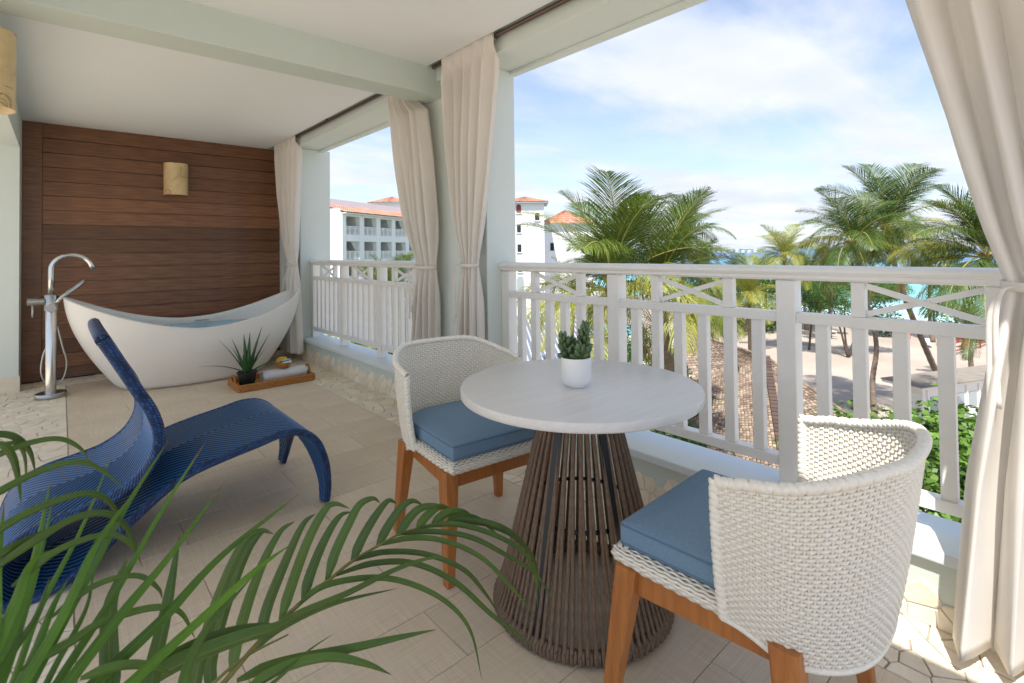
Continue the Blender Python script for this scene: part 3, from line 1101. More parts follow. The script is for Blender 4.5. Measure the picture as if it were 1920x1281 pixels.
# succulent in its pot
pp = thing('potted_succulent', (1.310, 1.158, .741), 'green succulent in a small white ceramic pot on the round table', 'potted plant')
MB().lathe([(.026, 0.0), (.030, .001), (.032, .004), (.040, .010), (.0452, .022), (.0462, .034), (.0465, .088), (.0452, .0895), (.044, .088), (.0435, .074), (.0, .0735)], 40).obj('pot', 'white_ceramic', pp, smooth=True)
MB().lathe([(.0432, .0742), (.02, .078), (.004, .079)], 20).obj('soil', 'soil', pp)


pp.scale = (1.12, 1.12, 1.12)


def fat_leaf(l, w, th):
    """pointed fleshy leaf along +z"""
    rows = []
    for i, (t_, k) in enumerate(((0, .35), (.15, .6), (.35, .9), (.6, 1.0), (.8, .78), (.93, .4), (1, .05))):
        rows.append([(w * k * math.cos(a), th * k * math.sin(a), l * t_) for a in [2 * math.pi * j / 7 for j in range(7)]])
    return MB().grid(rows, close_u=True).mesh('leaf', 'succulent', smooth='all')


sl = fat_leaf(.037, .0095, .0052)
for (sx, sy, h, lean_x, lean_y, nl) in ((-.016, .012, .066, -.016, .014, 26), (.014, -.010, .094, .012, -.008, 42), (.006, .018, .045, .012, .02, 14), (-.006, -.02, .035, -.008, -.014, 12)):
    MB().tube([(sx, sy, .076), (sx + lean_x * .5, sy + lean_y * .5, .076 + h * .5), (sx + lean_x, sy + lean_y, .076 + h)], [.0035, .003, .002], 6).obj('stem', 'succulent', pp)
    for k in range(nl):
        f = k / (nl - 1)
        a = k * 2.399
        z_ = .080 + h * (f ** .9)
        tilt = 1.15 - .95 * f
        s_ = (1.0 - .30 * f) * R.uniform(.85, 1.1)
        # matrix: tilt from vertical by `tilt` towards azimuth a
        o = place(sl, 'leaf', pp, (sx + lean_x * f + .003 * math.cos(a), sy + lean_y * f + .003 * math.sin(a), z_), (0, tilt, a), (s_, s_, s_))


# ================================================================== WICKER CHAIRS
HW, TIPY, BACKY, FRONTY = .285, -.02, -.335, .28


def plan(u):
    """U-shaped plan of the shell: u in 0..1 from left tip round the back to the right tip"""
    s = u * 2 - 1
    a = s * math.pi / 2
    e = 2 / 2.7
    x = math.copysign(abs(math.sin(a)) ** e, s) if abs(s) > 1e-9 else 0.0
    y = abs(math.cos(a)) ** e
    return x, y


def shell_path(npts):
    """equal steps along the plan"""
    us = [i / 400 for i in range(401)]
    P = [Vector((plan(u)[0] * HW, TIPY - plan(u)[1] * (TIPY - BACKY), 0)) for u in us]
    L = [0]
    for a, b in zip(P, P[1:]): L.append(L[-1] + (b - a).length)
    out = []
    for k in range(npts):
        d = L[-1] * k / (npts - 1)
        i = max(0, min(399, next((j for j in range(400) if L[j + 1] >= d - 1e-9), 399)))
        f = (d - L[i]) / max(1e-9, L[i + 1] - L[i])
        out.append((us[i] + (us[i + 1] - us[i]) * f, d))
    return out, L[-1]


def rim_z(u):
    s = abs(u * 2 - 1)
    return .706 + .060 * (1 - smoothstep(.25, 1.0, s)) - .010 * smoothstep(.90, 1.0, s)


def bot_z(u):
    s = abs(u * 2 - 1)
    return .352 + .035 * smoothstep(.72, 1.0, s)


def shell_pt(u, t):
    """t 0 bottom .. 1 rim"""
    x, y = plan(u)
    z = bot_z(u) + (rim_z(u) - bot_z(u)) * t
    k = .875 + .125 * math.sin(min(1.0, t * 1.05) * math.pi / 2) ** .8
    kb = .80 + .20 * (t ** .8)
    return Vector((x * HW * k, TIPY - y * (TIPY - BACKY) * kb, z))


def build_chair(loc, rz, label, tagged=False):
    t = thing('wicker_chair', loc, label, 'chair', 'white wicker chairs', rz)
    NS = 78                               # upright stakes
    SP = 4                                # samples per stake gap
    path, L = shell_path(NS * SP + 1)
    rows_n = 44
    mb = MB()
    th, hh = .0025, .0047
    for r_ in range(rows_n):
        tt = (r_ + .5) / rows_n
        k = len(mb.v); m = len(path)
        jit = R.uniform(-.06, .06)
        for i, (u, d) in enumerate(path):
            p = shell_pt(u, tt)
            e = 1e-3
            q1, q2 = shell_pt(max(0, u - e), tt), shell_pt(min(1, u + e), tt)
            tan = (q2 - q1); tan.z = 0; tan.normalize()
            nrm = Vector((tan.y, -tan.x, 0))
            up = (shell_pt(u, min(1, tt + .02)) - shell_pt(u, max(0, tt - .02))).normalized()
            ph = math.pi * (i / SP) + math.pi * (r_ % 2)
            off_ = math.cos(ph) * .0030
            c = p + nrm * off_
            for a in range(6):
                an = 2 * math.pi * a / 6
                mb.v.append(tuple(c + nrm * math.cos(an) * th + up * math.sin(an) * (hh + jit * .004)))
        for i in range(m - 1):
            for a in range(6):
                mb.f.append((k + i * 6 + a, k + (i + 1) * 6 + a, k + (i + 1) * 6 + (a + 1) % 6, k + i * 6 + (a + 1) % 6))
    tag(mb.obj('woven_strands', 'wicker', t, smooth='all'), kind='stuff')
    # upright stakes
    st = MB()
    for s in range(0, NS + 1):
        u = path[min(len(path) - 1, s * SP)][0]
        st.tube([shell_pt(u, .01), shell_pt(u, .35), shell_pt(u, .7), shell_pt(u, .99)], .0030, 5, caps=False)
    tag(st.obj('upright_stakes', 'wicker', t, smooth='all'), kind='stuff')
    # dark core between inside and outside faces
    core = MB()
    rr = [[shell_pt(path[i][0], tt) for i in range(0, len(path), 4)] for tt in (0.02, .25, .5, .75, .98)]
    core.grid(rr)
    core.obj('core', 'wicker_dark', t, smooth='all')
    MB().tube([shell_pt(path[i][0], 0.0) for i in range(0, len(path), 3)], .0075, 8).obj('lower_edge', 'wicker', t, smooth='all')
    # braided rim: diagonal wraps round the top and down the front edges
    cl_ = []
    for i in range(0, 9):
        cl_.append(shell_pt(0, i / 8 * .93))
    for i in range(0, len(path), 3):
        cl_.append(shell_pt(path[i][0], 1.0) + Vector((0, 0, .004)))
    for i in range(8, -1, -1):
        cl_.append(shell_pt(1, i / 8 * .93))
    MB().tube(cl_, .0095, 8).obj('rim_core', 'wicker_dark', t, smooth='all')
    # wraps
    P = cl_
    D = [0]
    for a, b in zip(P, P[1:]): D.append(D[-1] + (b - a).length)
    mb = MB(); stp = .0145; d = .004; idx = 0; cnt = 0
    while d < D[-1] - .004:
        while D[idx + 1] < d: idx += 1
        f = (d - D[idx]) / (D[idx + 1] - D[idx])
        c = P[idx].lerp(P[idx + 1], f)
        tan = (P[idx + 1] - P[idx]).normalized()
        n1_ = Vector((0, 0, 1)) if abs(tan.z) < .6 else Vector((0, 1, 0))
        n2_ = tan.cross(n1_).normalized(); n1_ = n2_.cross(tan).normalized()
        pts = []
        for i in range(9):
            a = 2 * math.pi * i / 9
            pts.append(c + n1_ * math.cos(a) * .0112 + n2_ * math.sin(a) * .0122 + tan * (.0065 * math.sin(a + (cnt % 2) * .6)))
        k = len(mb.v)
        for p in pts:
            rdir = (p - c).normalized()
            for (aa, bb) in ((-.0085, -.0012), (-.004, .0014), (.004, .0014), (.0085, -.0012)):
                mb.v.append(tuple(p + tan * aa + rdir * bb))
        for i in range(9):
            for j in range(3):
                mb.f.append((k + i * 4 + j, k + ((i + 1) % 9) * 4 + j, k + ((i + 1) % 9) * 4 + j + 1, k + i * 4 + j + 1))
        d += stp; cnt += 1
    tag(mb.obj('rim_wrapping', 'wicker', t, smooth='all'), kind='stuff')

    # seat deck outline (rounded back inside the shell)
    def outline(hw, fy, by, n=28, rc=.03, tip=TIPY):
        pts = [(-hw + rc * .3, fy), (hw - rc * .3, fy), (hw, fy - rc)]
        for i in range(n + 1):
            a = math.pi / 2 - math.pi * i / n
            e = 2 / 2.9
            x = math.copysign(abs(math.sin(a)) ** e, a) * hw * (1.0)
            y = tip - .02 - abs(math.cos(a)) ** e * (tip - .02 - by)
            pts.append((x, y))
        pts.append((-hw, fy - rc))
        return pts
    ol = outline(.250, FRONTY, -.235)

    def slab(ol, z0, z1, rnd, m, name, par, smooth=True):
        mb = MB()
        n_ = len(ol)
        cxm = 0; cym = sum(p[1] for p in ol) / n_
        lv = [(z0, rnd), (z0 + rnd * .3, rnd * .3), (z0 + rnd, 0), (z1 - rnd, 0), (z1 - rnd * .3, rnd * .3), (z1, rnd)]
        for z, ins in lv:
            for (x, y) in ol:
                l = math.hypot(x - cxm, y - cym) or 1
                k = 1 - ins / l
                mb.v.append((cxm + (x - cxm) * k, cym + (y - cym) * k, z))
        for i in range(len(lv) - 1):
            for j in range(n_):
                mb.f.append((i * n_ + (j + 1) % n_, i * n_ + j, (i + 1) * n_ + j, (i + 1) * n_ + (j + 1) % n_))
        # concentric cap so that the top can crown
        base = (len(lv) - 1) * n_
        prev = base
        for kk, dz in ((.8, .35), (.5, .8), (.2, 1.0)):
            k = len(mb.v)
            for (x, y) in ol:
                l = math.hypot(x - cxm, y - cym) or 1
                q = (1 - rnd / l) * kk
                mb.v.append((cxm + (x - cxm) * q, cym + (y - cym) * q, z1 + dz * (.010 if 'cushion' in name else 0)))
            for j in range(n_):
                mb.f.append((prev + (j + 1) % n_, prev + j, k + j, k + (j + 1) % n_))
            prev = k
        mb.f.append(tuple(prev + j for j in range(n_))[::-1])
        mb.f.append(tuple(range(n_)))
        return mb.obj(name, m, par, smooth=smooth)
    slab(ol, .392, .418, .008, 'wicker_dark', 'seat_deck', t)
    # woven edge of the seat: rows of strands over the front and side faces
    mb = MB()
    edge = [p for p in ol]
    ring = [Vector((p[0], p[1], 0)) for p in edge]
    # resample closed ring
    cum = [0]
    RR = ring + [ring[0]]
    for a, b in zip(RR, RR[1:]): cum.append(cum[-1] + (b - a).length)
    ns = 118; tot = cum[-1]
    samp = []
    for s in range(ns * 4):
        d = tot * s / (ns * 4)
        i = next(j for j in range(len(cum) - 1) if cum[j + 1] >= d)
        samp.append(RR[i].lerp(RR[i + 1], (d - cum[i]) / max(1e-9, cum[i + 1] - cum[i])))
    cen = Vector((0, sum(p.y for p in ring) / len(ring), 0))
    rows_ = [(-.006, .388), (-.0005, .3955), (.0015, .4035), (.0005, .4115), (-.0045, .4185), (-.013, .4215), (-.0225, .4225), (-.032, .4228), (-.0415, .4228)]
    for r_, (o_, z_) in enumerate(rows_):
        k = len(mb.v); m = len(samp)
        for i, p in enumerate(samp):
            tan = (samp[(i + 1) % m] - samp[i - 1]).normalized()
            nr = Vector((tan.y, -tan.x, 0))
            if nr.dot(p - cen) < 0: nr = -nr
            ph = math.pi * (i / 4) + math.pi * (r_ % 2)
            top_ = r_ >= 4
            c = p + nr * (o_ + (0 if top_ else .0018 * math.cos(ph))) + Vector((0, 0, z_ + (.0018 * math.cos(ph) if top_ else 0)))
            ax1 = nr if not top_ else Vector((0, 0, 1)); ax2 = Vector((0, 0, 1)) if not top_ else nr
            for a in range(5):
                an = 2 * math.pi * a / 5
                mb.v.append(tuple(c + ax1 * math.cos(an) * .0028 + ax2 * math.sin(an) * .0050))
        for i in range(m):
            if samp[i].y < -.06: continue
            for a in range(5):
                mb.f.append((k + i * 5 + a, k + ((i + 1) % m) * 5 + a, k + ((i + 1) % m) * 5 + (a + 1) % 5, k + i * 5 + (a + 1) % 5))
    tag(mb.obj('woven_seat_edge', 'wicker', t, smooth='all'), kind='stuff')
    # cushion with welt
    oc = outline(.232, FRONTY - .016, -.230, rc=.012)
    cu = slab(oc, .4265, .488, .010, 'cushion', 'cushion', t)
    wl = [(p[0] * .997, p[1] - .0005, .4795) for p in oc]
    MB().tube(wl, .0032, 6, caps=False, closed=True).obj('welt', 'cushion_welt', cu, smooth='all')
    wl = [(p[0] * .997, p[1] - .0005, .4345) for p in oc]
    MB().tube(wl, .0032, 6, caps=False, closed=True).obj('welt', 'cushion_welt', cu, smooth='all')
    # teak apron and legs
    MB().box(-.205, .205, .222, .244, .322, .3905, .003).obj('apron', 'teak', t)
    for sx in (-1, 1):
        MB().bar((sx * .228, .21, .357), (sx * .205, -.125, .357), .02, .068).obj('apron', 'teak', t)
    MB().box(-.19, .19, -.152, -.132, .322, .3905, .003).obj('apron', 'teak', t)
    for sx, ytop, yfoot, xf in ((-1, .232, .285, .262), (1, .232, .285, .262), (-1, -.142, -.175, .262), (1, -.142, -.175, .262)):
        lg = MB()
        a = Vector((sx * .232, ytop, .3905)); b = Vector((sx * xf, yfoot, 0.0))
        d1, d2 = .030, .017
        vs = []
        for (p, hw_) in ((a, d1), (a.lerp(b, .22), d1 * .93), (b + Vector((0, 0, .004)), d2), (b, d2 - .003)):
            c_ = hw_ * .22
            for (i, j) in ((-1, -1), (1, -1), (1, 1), (-1, 1)):
                for (ci, cj) in (((0, 1), (1, 0)) if i * j > 0 else ((1, 0), (0, 1))):
                    vs.append((p.x + i * (hw_ - c_ * ci), p.y + j * (hw_ - c_ * cj), p.z))
        fs = []
        for r_ in range(3):
            for j in range(8):
                fs.append((r_ * 8 + j, r_ * 8 + (j + 1) % 8, (r_ + 1) * 8 + (j + 1) % 8, (r_ + 1) * 8 + j))
        fs.append(tuple(range(8))[::-1]); fs.append(tuple(24 + j for j in range(8)))
        lg.add(vs, fs).obj('leg', 'teak', t)
        # little corner bracket
        MB().bar((sx * .205, ytop + (-.0 if ytop > 0 else 0), .385), (sx * .168, ytop, .327), .016, .02).obj('corner_block', 'teak', t)
    if tagged:
        u_, t_ = .72, .055
        p = shell_pt(u_, t_)
        MB().box(-.010, .010, -.004, -.0015, -.012, .012, .001).obj('maker_tag', 'tag', t).location = (p.x + .004, p.y - .006, p.z)
    return t


ch0 = build_chair((1.345, .575, 0), rad(2), 'white wicker chair nearest the camera, its woven back towards us')
ch1 = copy_tree(ch0, (1.338, 1.80, 0), math.pi - rad(6), 'white wicker chair on the far side of the round table, its blue cushion facing us')


# ================================================================== BATHTUB
TBX, TBY = 1.00, 5.86
tub = thing('bathtub', (TBX, TBY, 0), 'freestanding white bathtub with high swept ends against the dark wood wall', 'bathtub')


def tub_rim(a):
    """rim height around the tub, a=0 right end (+x)"""
    c = abs(math.cos(a))
    zl, zr, zm = .845, .815, .535
    e = zr if math.cos(a) > 0 else zl
    return zm + (e - zm) * (c ** (1.95 if math.cos(a) > 0 else 1.65))


NA = 96
outer = []
LV = 26
AX, AY, BX, BY = .985, .52, .605, .34
for i in range(LV + 1):
    t_ = i / LV
    row = []
    for j in range(NA):
        a = 2 * math.pi * j / NA
        zr_ = tub_rim(a)
        ex = 2 / 2.15
        ca, sa = math.cos(a), math.sin(a)
        cx_, sy_ = math.copysign(abs(ca) ** ex, ca), math.copysign(abs(sa) ** ex, sa)
        # belly profile: narrow foot, swelling, flaring to the rim
        k = math.sin(t_ * math.pi / 2) ** .92
        kx = BX + (AX - BX) * (k * .86 + .14 * t_)
        ky = BY + (AY - BY) * math.sin(min(1, t_ * 1.25) * math.pi / 2)
        if t_ < .03: kx -= .012; ky -= .012
        row.append((kx * cx_, ky * sy_, .004 + (zr_ - .004) * t_ ** 1.0))
    outer.append(row)
mb = MB().grid(outer, close_u=True)
k = len(mb.v) - NA
# rolled rim and inner wall
inner = []
for (ins, dz) in ((.008, .006), (.018, .004), (.024, -.006)):
    inner.append([((p[0] - math.copysign(ins, p[0]) * min(1, abs(p[0]) * 8)), (p[1] - math.copysign(ins, p[1]) * min(1, abs(p[1]) * 8)), p[2] + dz) for p in outer[-1]])
for i in range(1, 15):
    t_ = 1 - i / 15
    row = []
    for j in range(NA):
        a = 2 * math.pi * j / NA
        top_ = inner[2][j]
        k2 = math.sin(t_ * math.pi / 2) ** .8
        sx_ = (.50 + .50 * k2); sy_ = (.60 + .40 * k2)
        row.append((top_[0] * sx_, top_[1] * sy_, .10 + (top_[2] - .10) * t_ ** 1.1))
    inner.append(row)
allr = [outer[-1]] + inner
mb2 = MB().grid(allr, close_u=True)
mb2.f.append(tuple(len(mb2.v) - NA + j for j in range(NA)))
mb.add(mb2.v, mb2.f)
mb.f.append(tuple(range(NA))[::-1])
mb.obj('basin', 'tub', tub, smooth='all')
# water
WZ = .488
MB().lathe([(1, WZ - .02), (1, WZ)], 64, 0, 0, .85, .47).obj('bath_water', mat('bath_water', lin(96, 184, 226), .06), tub)
MB().box(.06, .19, .385, .405, .505, .515, .003).obj('overflow_slot', 'chrome_dull', tub).location = (0, -.0, 0)

# floor-standing tap
FX, FY = -.062, 5.90
fc = thing('bath_tap', (FX, FY, 0), 'tall chrome floor-standing bath tap with hand shower at the left of the tub', 'tap')
MB().lathe([(.104, 0), (.106, .004), (.106, .034), (.100, .042), (.04, .044)], 48).obj('base', 'chrome_dull', fc, smooth=True)
MB().lathe([(.037, .043), (.037, .79), (.034, .795), (.0, .796)], 32).obj('riser', 'chrome', fc, smooth=True)
MB().lathe([(.044, .74), (.044, .87), (.04, .876), (.0, .877)], 32).obj('mixer_body', 'chrome_dull', fc, smooth=True)
sp_ = [(0, 0, .875), (0, 0, 1.02), (.0, 0, 1.09)]
sp_ += [(.135 - .135 * math.cos(rad(a)), 0, 1.09 + .125 * math.sin(rad(a))) for a in range(15, 166, 15)] + [(.282, 0, 1.085)]
MB().tube([(p[0], p[1] , p[2]) for p in sp_], [.021] * 6 + [.0195] * (len(sp_) - 6), 16).obj('spout', 'chrome', fc, smooth='all')
MB().tube([(-.04, 0, .822), (-.085, 0, .822)], .03, 20).tube([(-.085, 0, .822), (-.15, 0, .824)], .033, 20).obj('handle', 'chrome_dull', fc, smooth=True)
MB().tube([(-.115, -.01, .80), (-.115, -.012, .69)], [.008, .006], 10).obj('lever', 'chrome_dull', fc, smooth='all')
MB().tube([(.03, -.03, .80), (.055, -.02, .84), (.215, -.005, .985)], [.014, .015, .021], 14).obj('hand_shower', 'chrome', fc, smooth='all')
MB().tube([(.0, -.045, .765), (.0, -.066, .765)], .034, 20).obj('diverter', 'chrome_dull', fc, smooth=True)
hs = catmull([(.04, .0, .60), (.075, -.01, .42), (.102, -.01, .28), (.08, -.005, .15), (.03, .005, .10), (-.03, .02, .12), (-.062, .02, .22), (-.05, .02, .36), (-.02, .02, .45)], 6)
MB().tube(hs, .0065, 8).obj('hose', 'chrome_dull', fc, smooth='all')

# the tray group
# seagrass tray with aloe, towel and a small basket
ty = thing('woven_tray', (1.485, 5.09, 0), 'rectangular seagrass tray with two loop handles on the floor before the bathtub', 'tray')
hx, hy = .325, .19
MB().box(-hx, hx, -hy, hy, .003, .012, .002).obj('tray_base', 'seagrass', ty)
mb = MB()
ring = []
for (x, y) in ((-hx, -hy), (hx, -hy), (hx, hy), (-hx, hy)):
    ring.append((x, y))
for zz_ in (.014, .034, .052):
    pts = []
    rc = .02
    for i, (sx, sy) in enumerate(((-1, -1), (1, -1), (1, 1), (-1, 1))):
        for a in range(0, 91, 30):
            an = rad(180 + 90 * i + a)
            pts.append((sx * (hx - rc) + rc * math.cos(an), sy * (hy - rc) + rc * math.sin(an), zz_))
    mb.tube(pts, .0135, 8, caps=False, closed=True)
tag(mb.obj('braided_rim', 'seagrass', ty, smooth='all'), kind='stuff')
for sx in (-1, 1):
    pts = catmull([(sx * hx, -.055, .055), (sx * hx, -.05, .095), (sx * (hx + .004), 0, .118), (sx * hx, .05, .095), (sx * hx, .055, .055)], 5)
    MB().tube(pts, .010, 8).obj('handle', 'seagrass', ty, smooth='all')

al = thing('potted_aloe', (1.262, 5.05, .013), 'spiky aloe in a black nursery pot at the left end of the seagrass tray', 'potted plant')
MB().lathe([(.052, 0), (.054, .003), (.068, .105), (.074, .106), (.076, .125), (.071, .126), (.066, .112), (0, .11)], 40).obj('pot', 'black_plastic', al, smooth=True)
MB().lathe([(.066, .1105), (.03, .114), (0.004, .115)], 24).obj('soil', 'soil', al)
al.scale = (1.12, 1.12, 1.08)
for k, (az, ln, sp0, sp1) in enumerate(((175, .36, 55, 95), (-8, .33, 60, 88), (150, .36, 28, 40), (128, .32, 20, 24), (95, .33, 9, 12), (60, .34, 6, 8), (30, .40, 17, 22), (12, .36, 27, 32), (200, .27, 22, 30), (-30, .27, 30, 36), (250, .22, 30, 42), (300, .24, 26, 34), (350, .28, 10, 16))):
    # azimuth measured from image right
    a = rad(az)
    dirh = Vector((math.cos(a), math.sin(a) * .7, 0))
    dirh = dirh.normalized()
    N_ = 12
    p = Vector((dirh.x * .008, dirh.y * .008, .108)); rows = []
    side = Vector((-dirh.y, dirh.x, 0))
    for i in range(N_ + 1):
        f = i / N_
        an = rad(sp0 + (sp1 - sp0) * f)
        d = dirh * math.sin(an) + Vector((0, 0, 1)) * math.cos(an)
        nrm = d.cross(side).normalized()
        w = .0215 * (1 - f ** 1.6) * (1.0 + .25 * math.sin(min(1, f * 2.2) * math.pi)) + .0006
        th_ = .007 * (1 - f) + .0006
        rows.append([p + side * w, p + side * w * .5 - nrm * th_ * -.2, p - nrm * th_ * 0 + nrm * -.003 * (1 - f), p - side * w * .5 - nrm * th_ * -.2, p - side * w, p + nrm * th_])
        p = p + d * ln / N_
    MB().grid(rows, close_u=True).obj('leaf', 'aloe', al, smooth='all')

tw = thing('rolled_towel', (1.585, 5.07, .013), 'rolled white towel lying on the seagrass tray', 'towel')
mb = MB()
sp2 = []
for i in range(90):
    a = i / 89 * 2 * math.pi * 3.1
    r_ = .008 + .0125 * a / 3.14 * .86
    sp2.append((r_, a))
rows = []
for xx, in_ in ((-.195, .93), (-.19, .985), (-.05, 1.0), (.05, 1.0), (.19, .985), (.195, .93)):
    rows.append([(xx, -.0 + math.cos(a) * r_ * in_, .0605 + math.sin(a) * r_ * .86 * in_) for (r_, a) in sp2])
mb.grid(rows)
o = mb.obj('roll', 'towel', tw, smooth='all')
sm = o.modifiers.new('thickness', 'SOLIDIFY'); sm.thickness = .009
bk = thing('soap_basket', (1.583, 5.07, .128), 'small round basket with yellow loofah and soap, sitting on the towel', 'basket')
MB().lathe([(.033, 0), (.040, .006), (.047, .034), (.0485, .046), (.045, .047), (.042, .036), (.036, .008), (0, .006)], 36).obj('bowl', 'seagrass', bk, smooth='all')
lf = MB().lathe([(.004, -.008), (.028, -.006), (.038, .006), (.040, .018), (.038, .030), (.026, .042), (.006, .045)], 20)
lf.v = [(v[0] * (1 + .1 * mnoise.noise(Vector(v) * 60)), v[1] * .55, v[2] * 1.15) for v in lf.v]
o = lf.obj('loofah', 'loofah', None, smooth='all'); o.location = (1.573, 5.09, .160); o.scale = (1.3, 1.3, 1.3)
tag(o, 'yellow round loofah standing in the small soap basket', 'loofah')
bk.scale = (1.32, 1.32, 1.1)
s0 = thing('soap_bar', (1.602, 5.045, .176), 'wrapped soap with a blue band leaning in the small basket', 'soap')
s0.scale = (1.2, 1.2, 1.2)
s0.rotation_euler = (rad(-25), rad(-6), 0)
MB().box(-.034, .034, -.011, .011, -.012, .022, .004).obj('wrapper', 'white_ceramic', s0)
MB().box(-.0345, .0345, -.0115, .0115, .004, .019, .003).obj('band', 'soap_blue', s0)

# ================================================================== BLUE LOUNGER
LY0 = 2.45
LW = .67
lo = thing('sun_lounger', (.42, LY0 + LW / 2, 0), 'dark blue woven chaise with a wave-shaped back and arched foot end', 'lounger')
lo_o = Vector((.42, LY0 + LW / 2, 0))


def prof_curve(pts, n=8):
    P = catmull([(p[0], 0, p[1]) for p in pts], n)
    return [(p.x, p.z) for p in P]


seatP = prof_curve([(.958, .012), (.966, .09), (.955, .20), (.915, .305), (.845, .366), (.76, .381), (.65, .362), (.50, .335), (.385, .305), (.30, .258), (.20, .180), (.11, .105), (.03, .045), (-.04, .022)])
backP = prof_curve([(-.175, .03), (-.172, .12), (-.13, .205), (-.05, .248), (.05, .268), (.15, .292), (.235, .345), (.283, .42), (.292, .50), (.268, .59), (.222, .68), (.172, .78), (.118, .885)])
footP = prof_curve([(-.04, .022), (-.09, .006), (-.14, .008), (-.175, .03)])


def resample(P, step):
    S = [0]
    for a, b in zip(P, P[1:]): S.append(S[-1] + math.hypot(b[0] - a[0], b[1] - a[1]))
    n = int(S[-1] / step); out = []; j = 0
    for i in range(n + 1):
        d = S[-1] * i / n
        while j < len(S) - 2 and S[j + 1] < d: j += 1
        f = (d - S[j]) / (S[j + 1] - S[j])
        out.append((P[j][0] + (P[j + 1][0] - P[j][0]) * f, P[j][1] + (P[j + 1][1] - P[j][1]) * f))
    return out, S[-1] / n


def ribbon(P, th, name, m, y0=0, y1=LW, ny=156, hole=None, s0=0.0, ribs=True):
    """thick woven band following the XZ profile P; strands stand proud in chevrons; hole(p) -> half width of the cut-out"""
    P, st = resample(P, .0043)
    n = len(P)
    S = [s0 + st * i for i in range(n)]
    nrm = []
    for i in range(n):
        a = P[max(0, i - 2)]; b = P[min(n - 1, i + 2)]
        d = Vector((b[0] - a[0], 0, b[1] - a[1])).normalized()
        nrm.append((-d.z, d.x))
    verts = []; faces = []; uvs = []
    def add_sheet(ya_f, yb_f, side, flip, nn):
        k = len(verts)
        for i in range(n):
            ya, yb = ya_f(i), yb_f(i)
            for j in range(nn + 1):
                y = ya + (yb - ya) * j / nn
                r_ = abs(math.sin(math.pi * (S[i] + abs(y - LW / 2)) / .029)) ** .8
                h_ = th / 2 - .006 + .0085 * r_
                verts.append((P[i][0] + nrm[i][0] * side * h_ - lo_o.x, y + LY0 - lo_o.y, P[i][1] + nrm[i][1] * side * h_)); uvs.append((S[i], y))
        for i in range(n - 1):
            for j in range(nn):
                q = (k + i * (nn + 1) + j, k + i * (nn + 1) + j + 1, k + (i + 1) * (nn + 1) + j + 1, k + (i + 1) * (nn + 1) + j)
                faces.append(q if not flip else q[::-1])
    for side, fl in ((1, True), (-1, False)):
        if hole is None:
            add_sheet(lambda i: y0, lambda i: y1, side, fl, ny)
        else:
            c = (y0 + y1) / 2
            add_sheet(lambda i: y0, lambda i: c - hole(P[i]), side, fl, ny // 2)
            add_sheet(lambda i: c + hole(P[i]), lambda i: y1, side, fl, ny // 2)
    me = bpy.data.meshes.new(name)
    me.from_pydata(verts, [], faces)
    uvl = me.uv_layers.new(name='UVMap')
    li_v = np.empty(len(me.loops), dtype=np.int32); me.loops.foreach_get('vertex_index', li_v)
    uvl.data.foreach_set('uv', np.array(uvs, dtype=np.float32)[li_v].ravel())
    me.polygons.foreach_set('use_smooth', [True] * len(me.polygons))
    me.materials.append(MT[m])
    return place(me, name, lo)


def edge_tube(pts, r, name='edge'):
    """wrapped tube with UV along its length"""
    mb = MB().tube([(p[0] - lo_o.x, p[1] + LY0 - lo_o.y, p[2]) for p in pts], r, 10)
    me = mb.mesh(name, 'lounger_edge', smooth='all')
    uvl = me.uv_layers.new(name='UVMap')
    S = [0]
    for a, b in zip(pts, pts[1:]): S.append(S[-1] + math.dist(a, b))
    for poly in me.polygons:
        ids = [me.loops[li].vertex_index for li in poly.loop_indices]
        aa = [v % 10 for v in ids]
        wrapq = (0 in aa) and (9 in aa)
        for li, v in zip(poly.loop_indices, ids):
            a = v % 10
            if wrapq and a == 0: a = 10
            uvl.data[li].uv = (S[min(len(S) - 1, v // 10)], a)
    return place(me, name, lo)


def arch(q):
    return arch_z(q[1]) if q[0] > .7 else 0.0


def arch_z(z):
    # cut-out between the two feet of the foot end
    zt_ = .27
    if z >= zt_: return 0.0
    return (LW / 2 - .05) * max(0.0, 1 - (z / zt_) ** 1.5) ** .7


ribbon(seatP, .026, 'seat', 'lounger', hole=arch)
ribbon(backP, .032, 'backrest', 'lounger', s0=.3)
ribbon(footP, .026, 'floor_curl', 'lounger')
for y in (0, LW):
    edge_tube([(p[0], y, p[1]) for p in seatP], .0175)
    edge_tube([(p[0], y, p[1]) for p in backP], .022)
    edge_tube([(p[0], y, max(.0175, p[1])) for p in footP], .0175)
P0 = backP[-1]
edge_tube([(P0[0], -.005, P0[1]), (P0[0] - .004, LW * .25, P0[1] + .008), (P0[0] - .006, LW / 2, P0[1] + .01), (P0[0] - .004, LW * .75, P0[1] + .008), (P0[0], LW + .005, P0[1])], .024, 'head_roll')
for k in (0, 1):
    pts = []
    for i in range(15):
        z = .27 * i / 14
        h_ = arch_z(z)
        x = interp(sorted([(p[1], p[0]) for p in seatP[:40]]), max(z, .013))
        pts.append((x, LW / 2 + (h_ if k else -h_), max(.013, z)))
    edge_tube(pts, .014, 'arch_edge')
for y in (0.03, LW - .03):
    MB().tube([(.958 - lo_o.x, y + LY0 - lo_o.y, .0), (.958 - lo_o.x, y + LY0 - lo_o.y, .012)], .02, 14).obj('foot_cap', 'chrome_dull', lo, smooth=True)
mt_ = MB().box(-.011, .011, -.002, .002, -.018, .018, .001).obj('maker_tag', 'tag', lo)
mt_.location = (-.163 - lo_o.x, .10 + LY0 - lo_o.y, .17)
mt_.rotation_euler = (0, rad(15), rad(90))


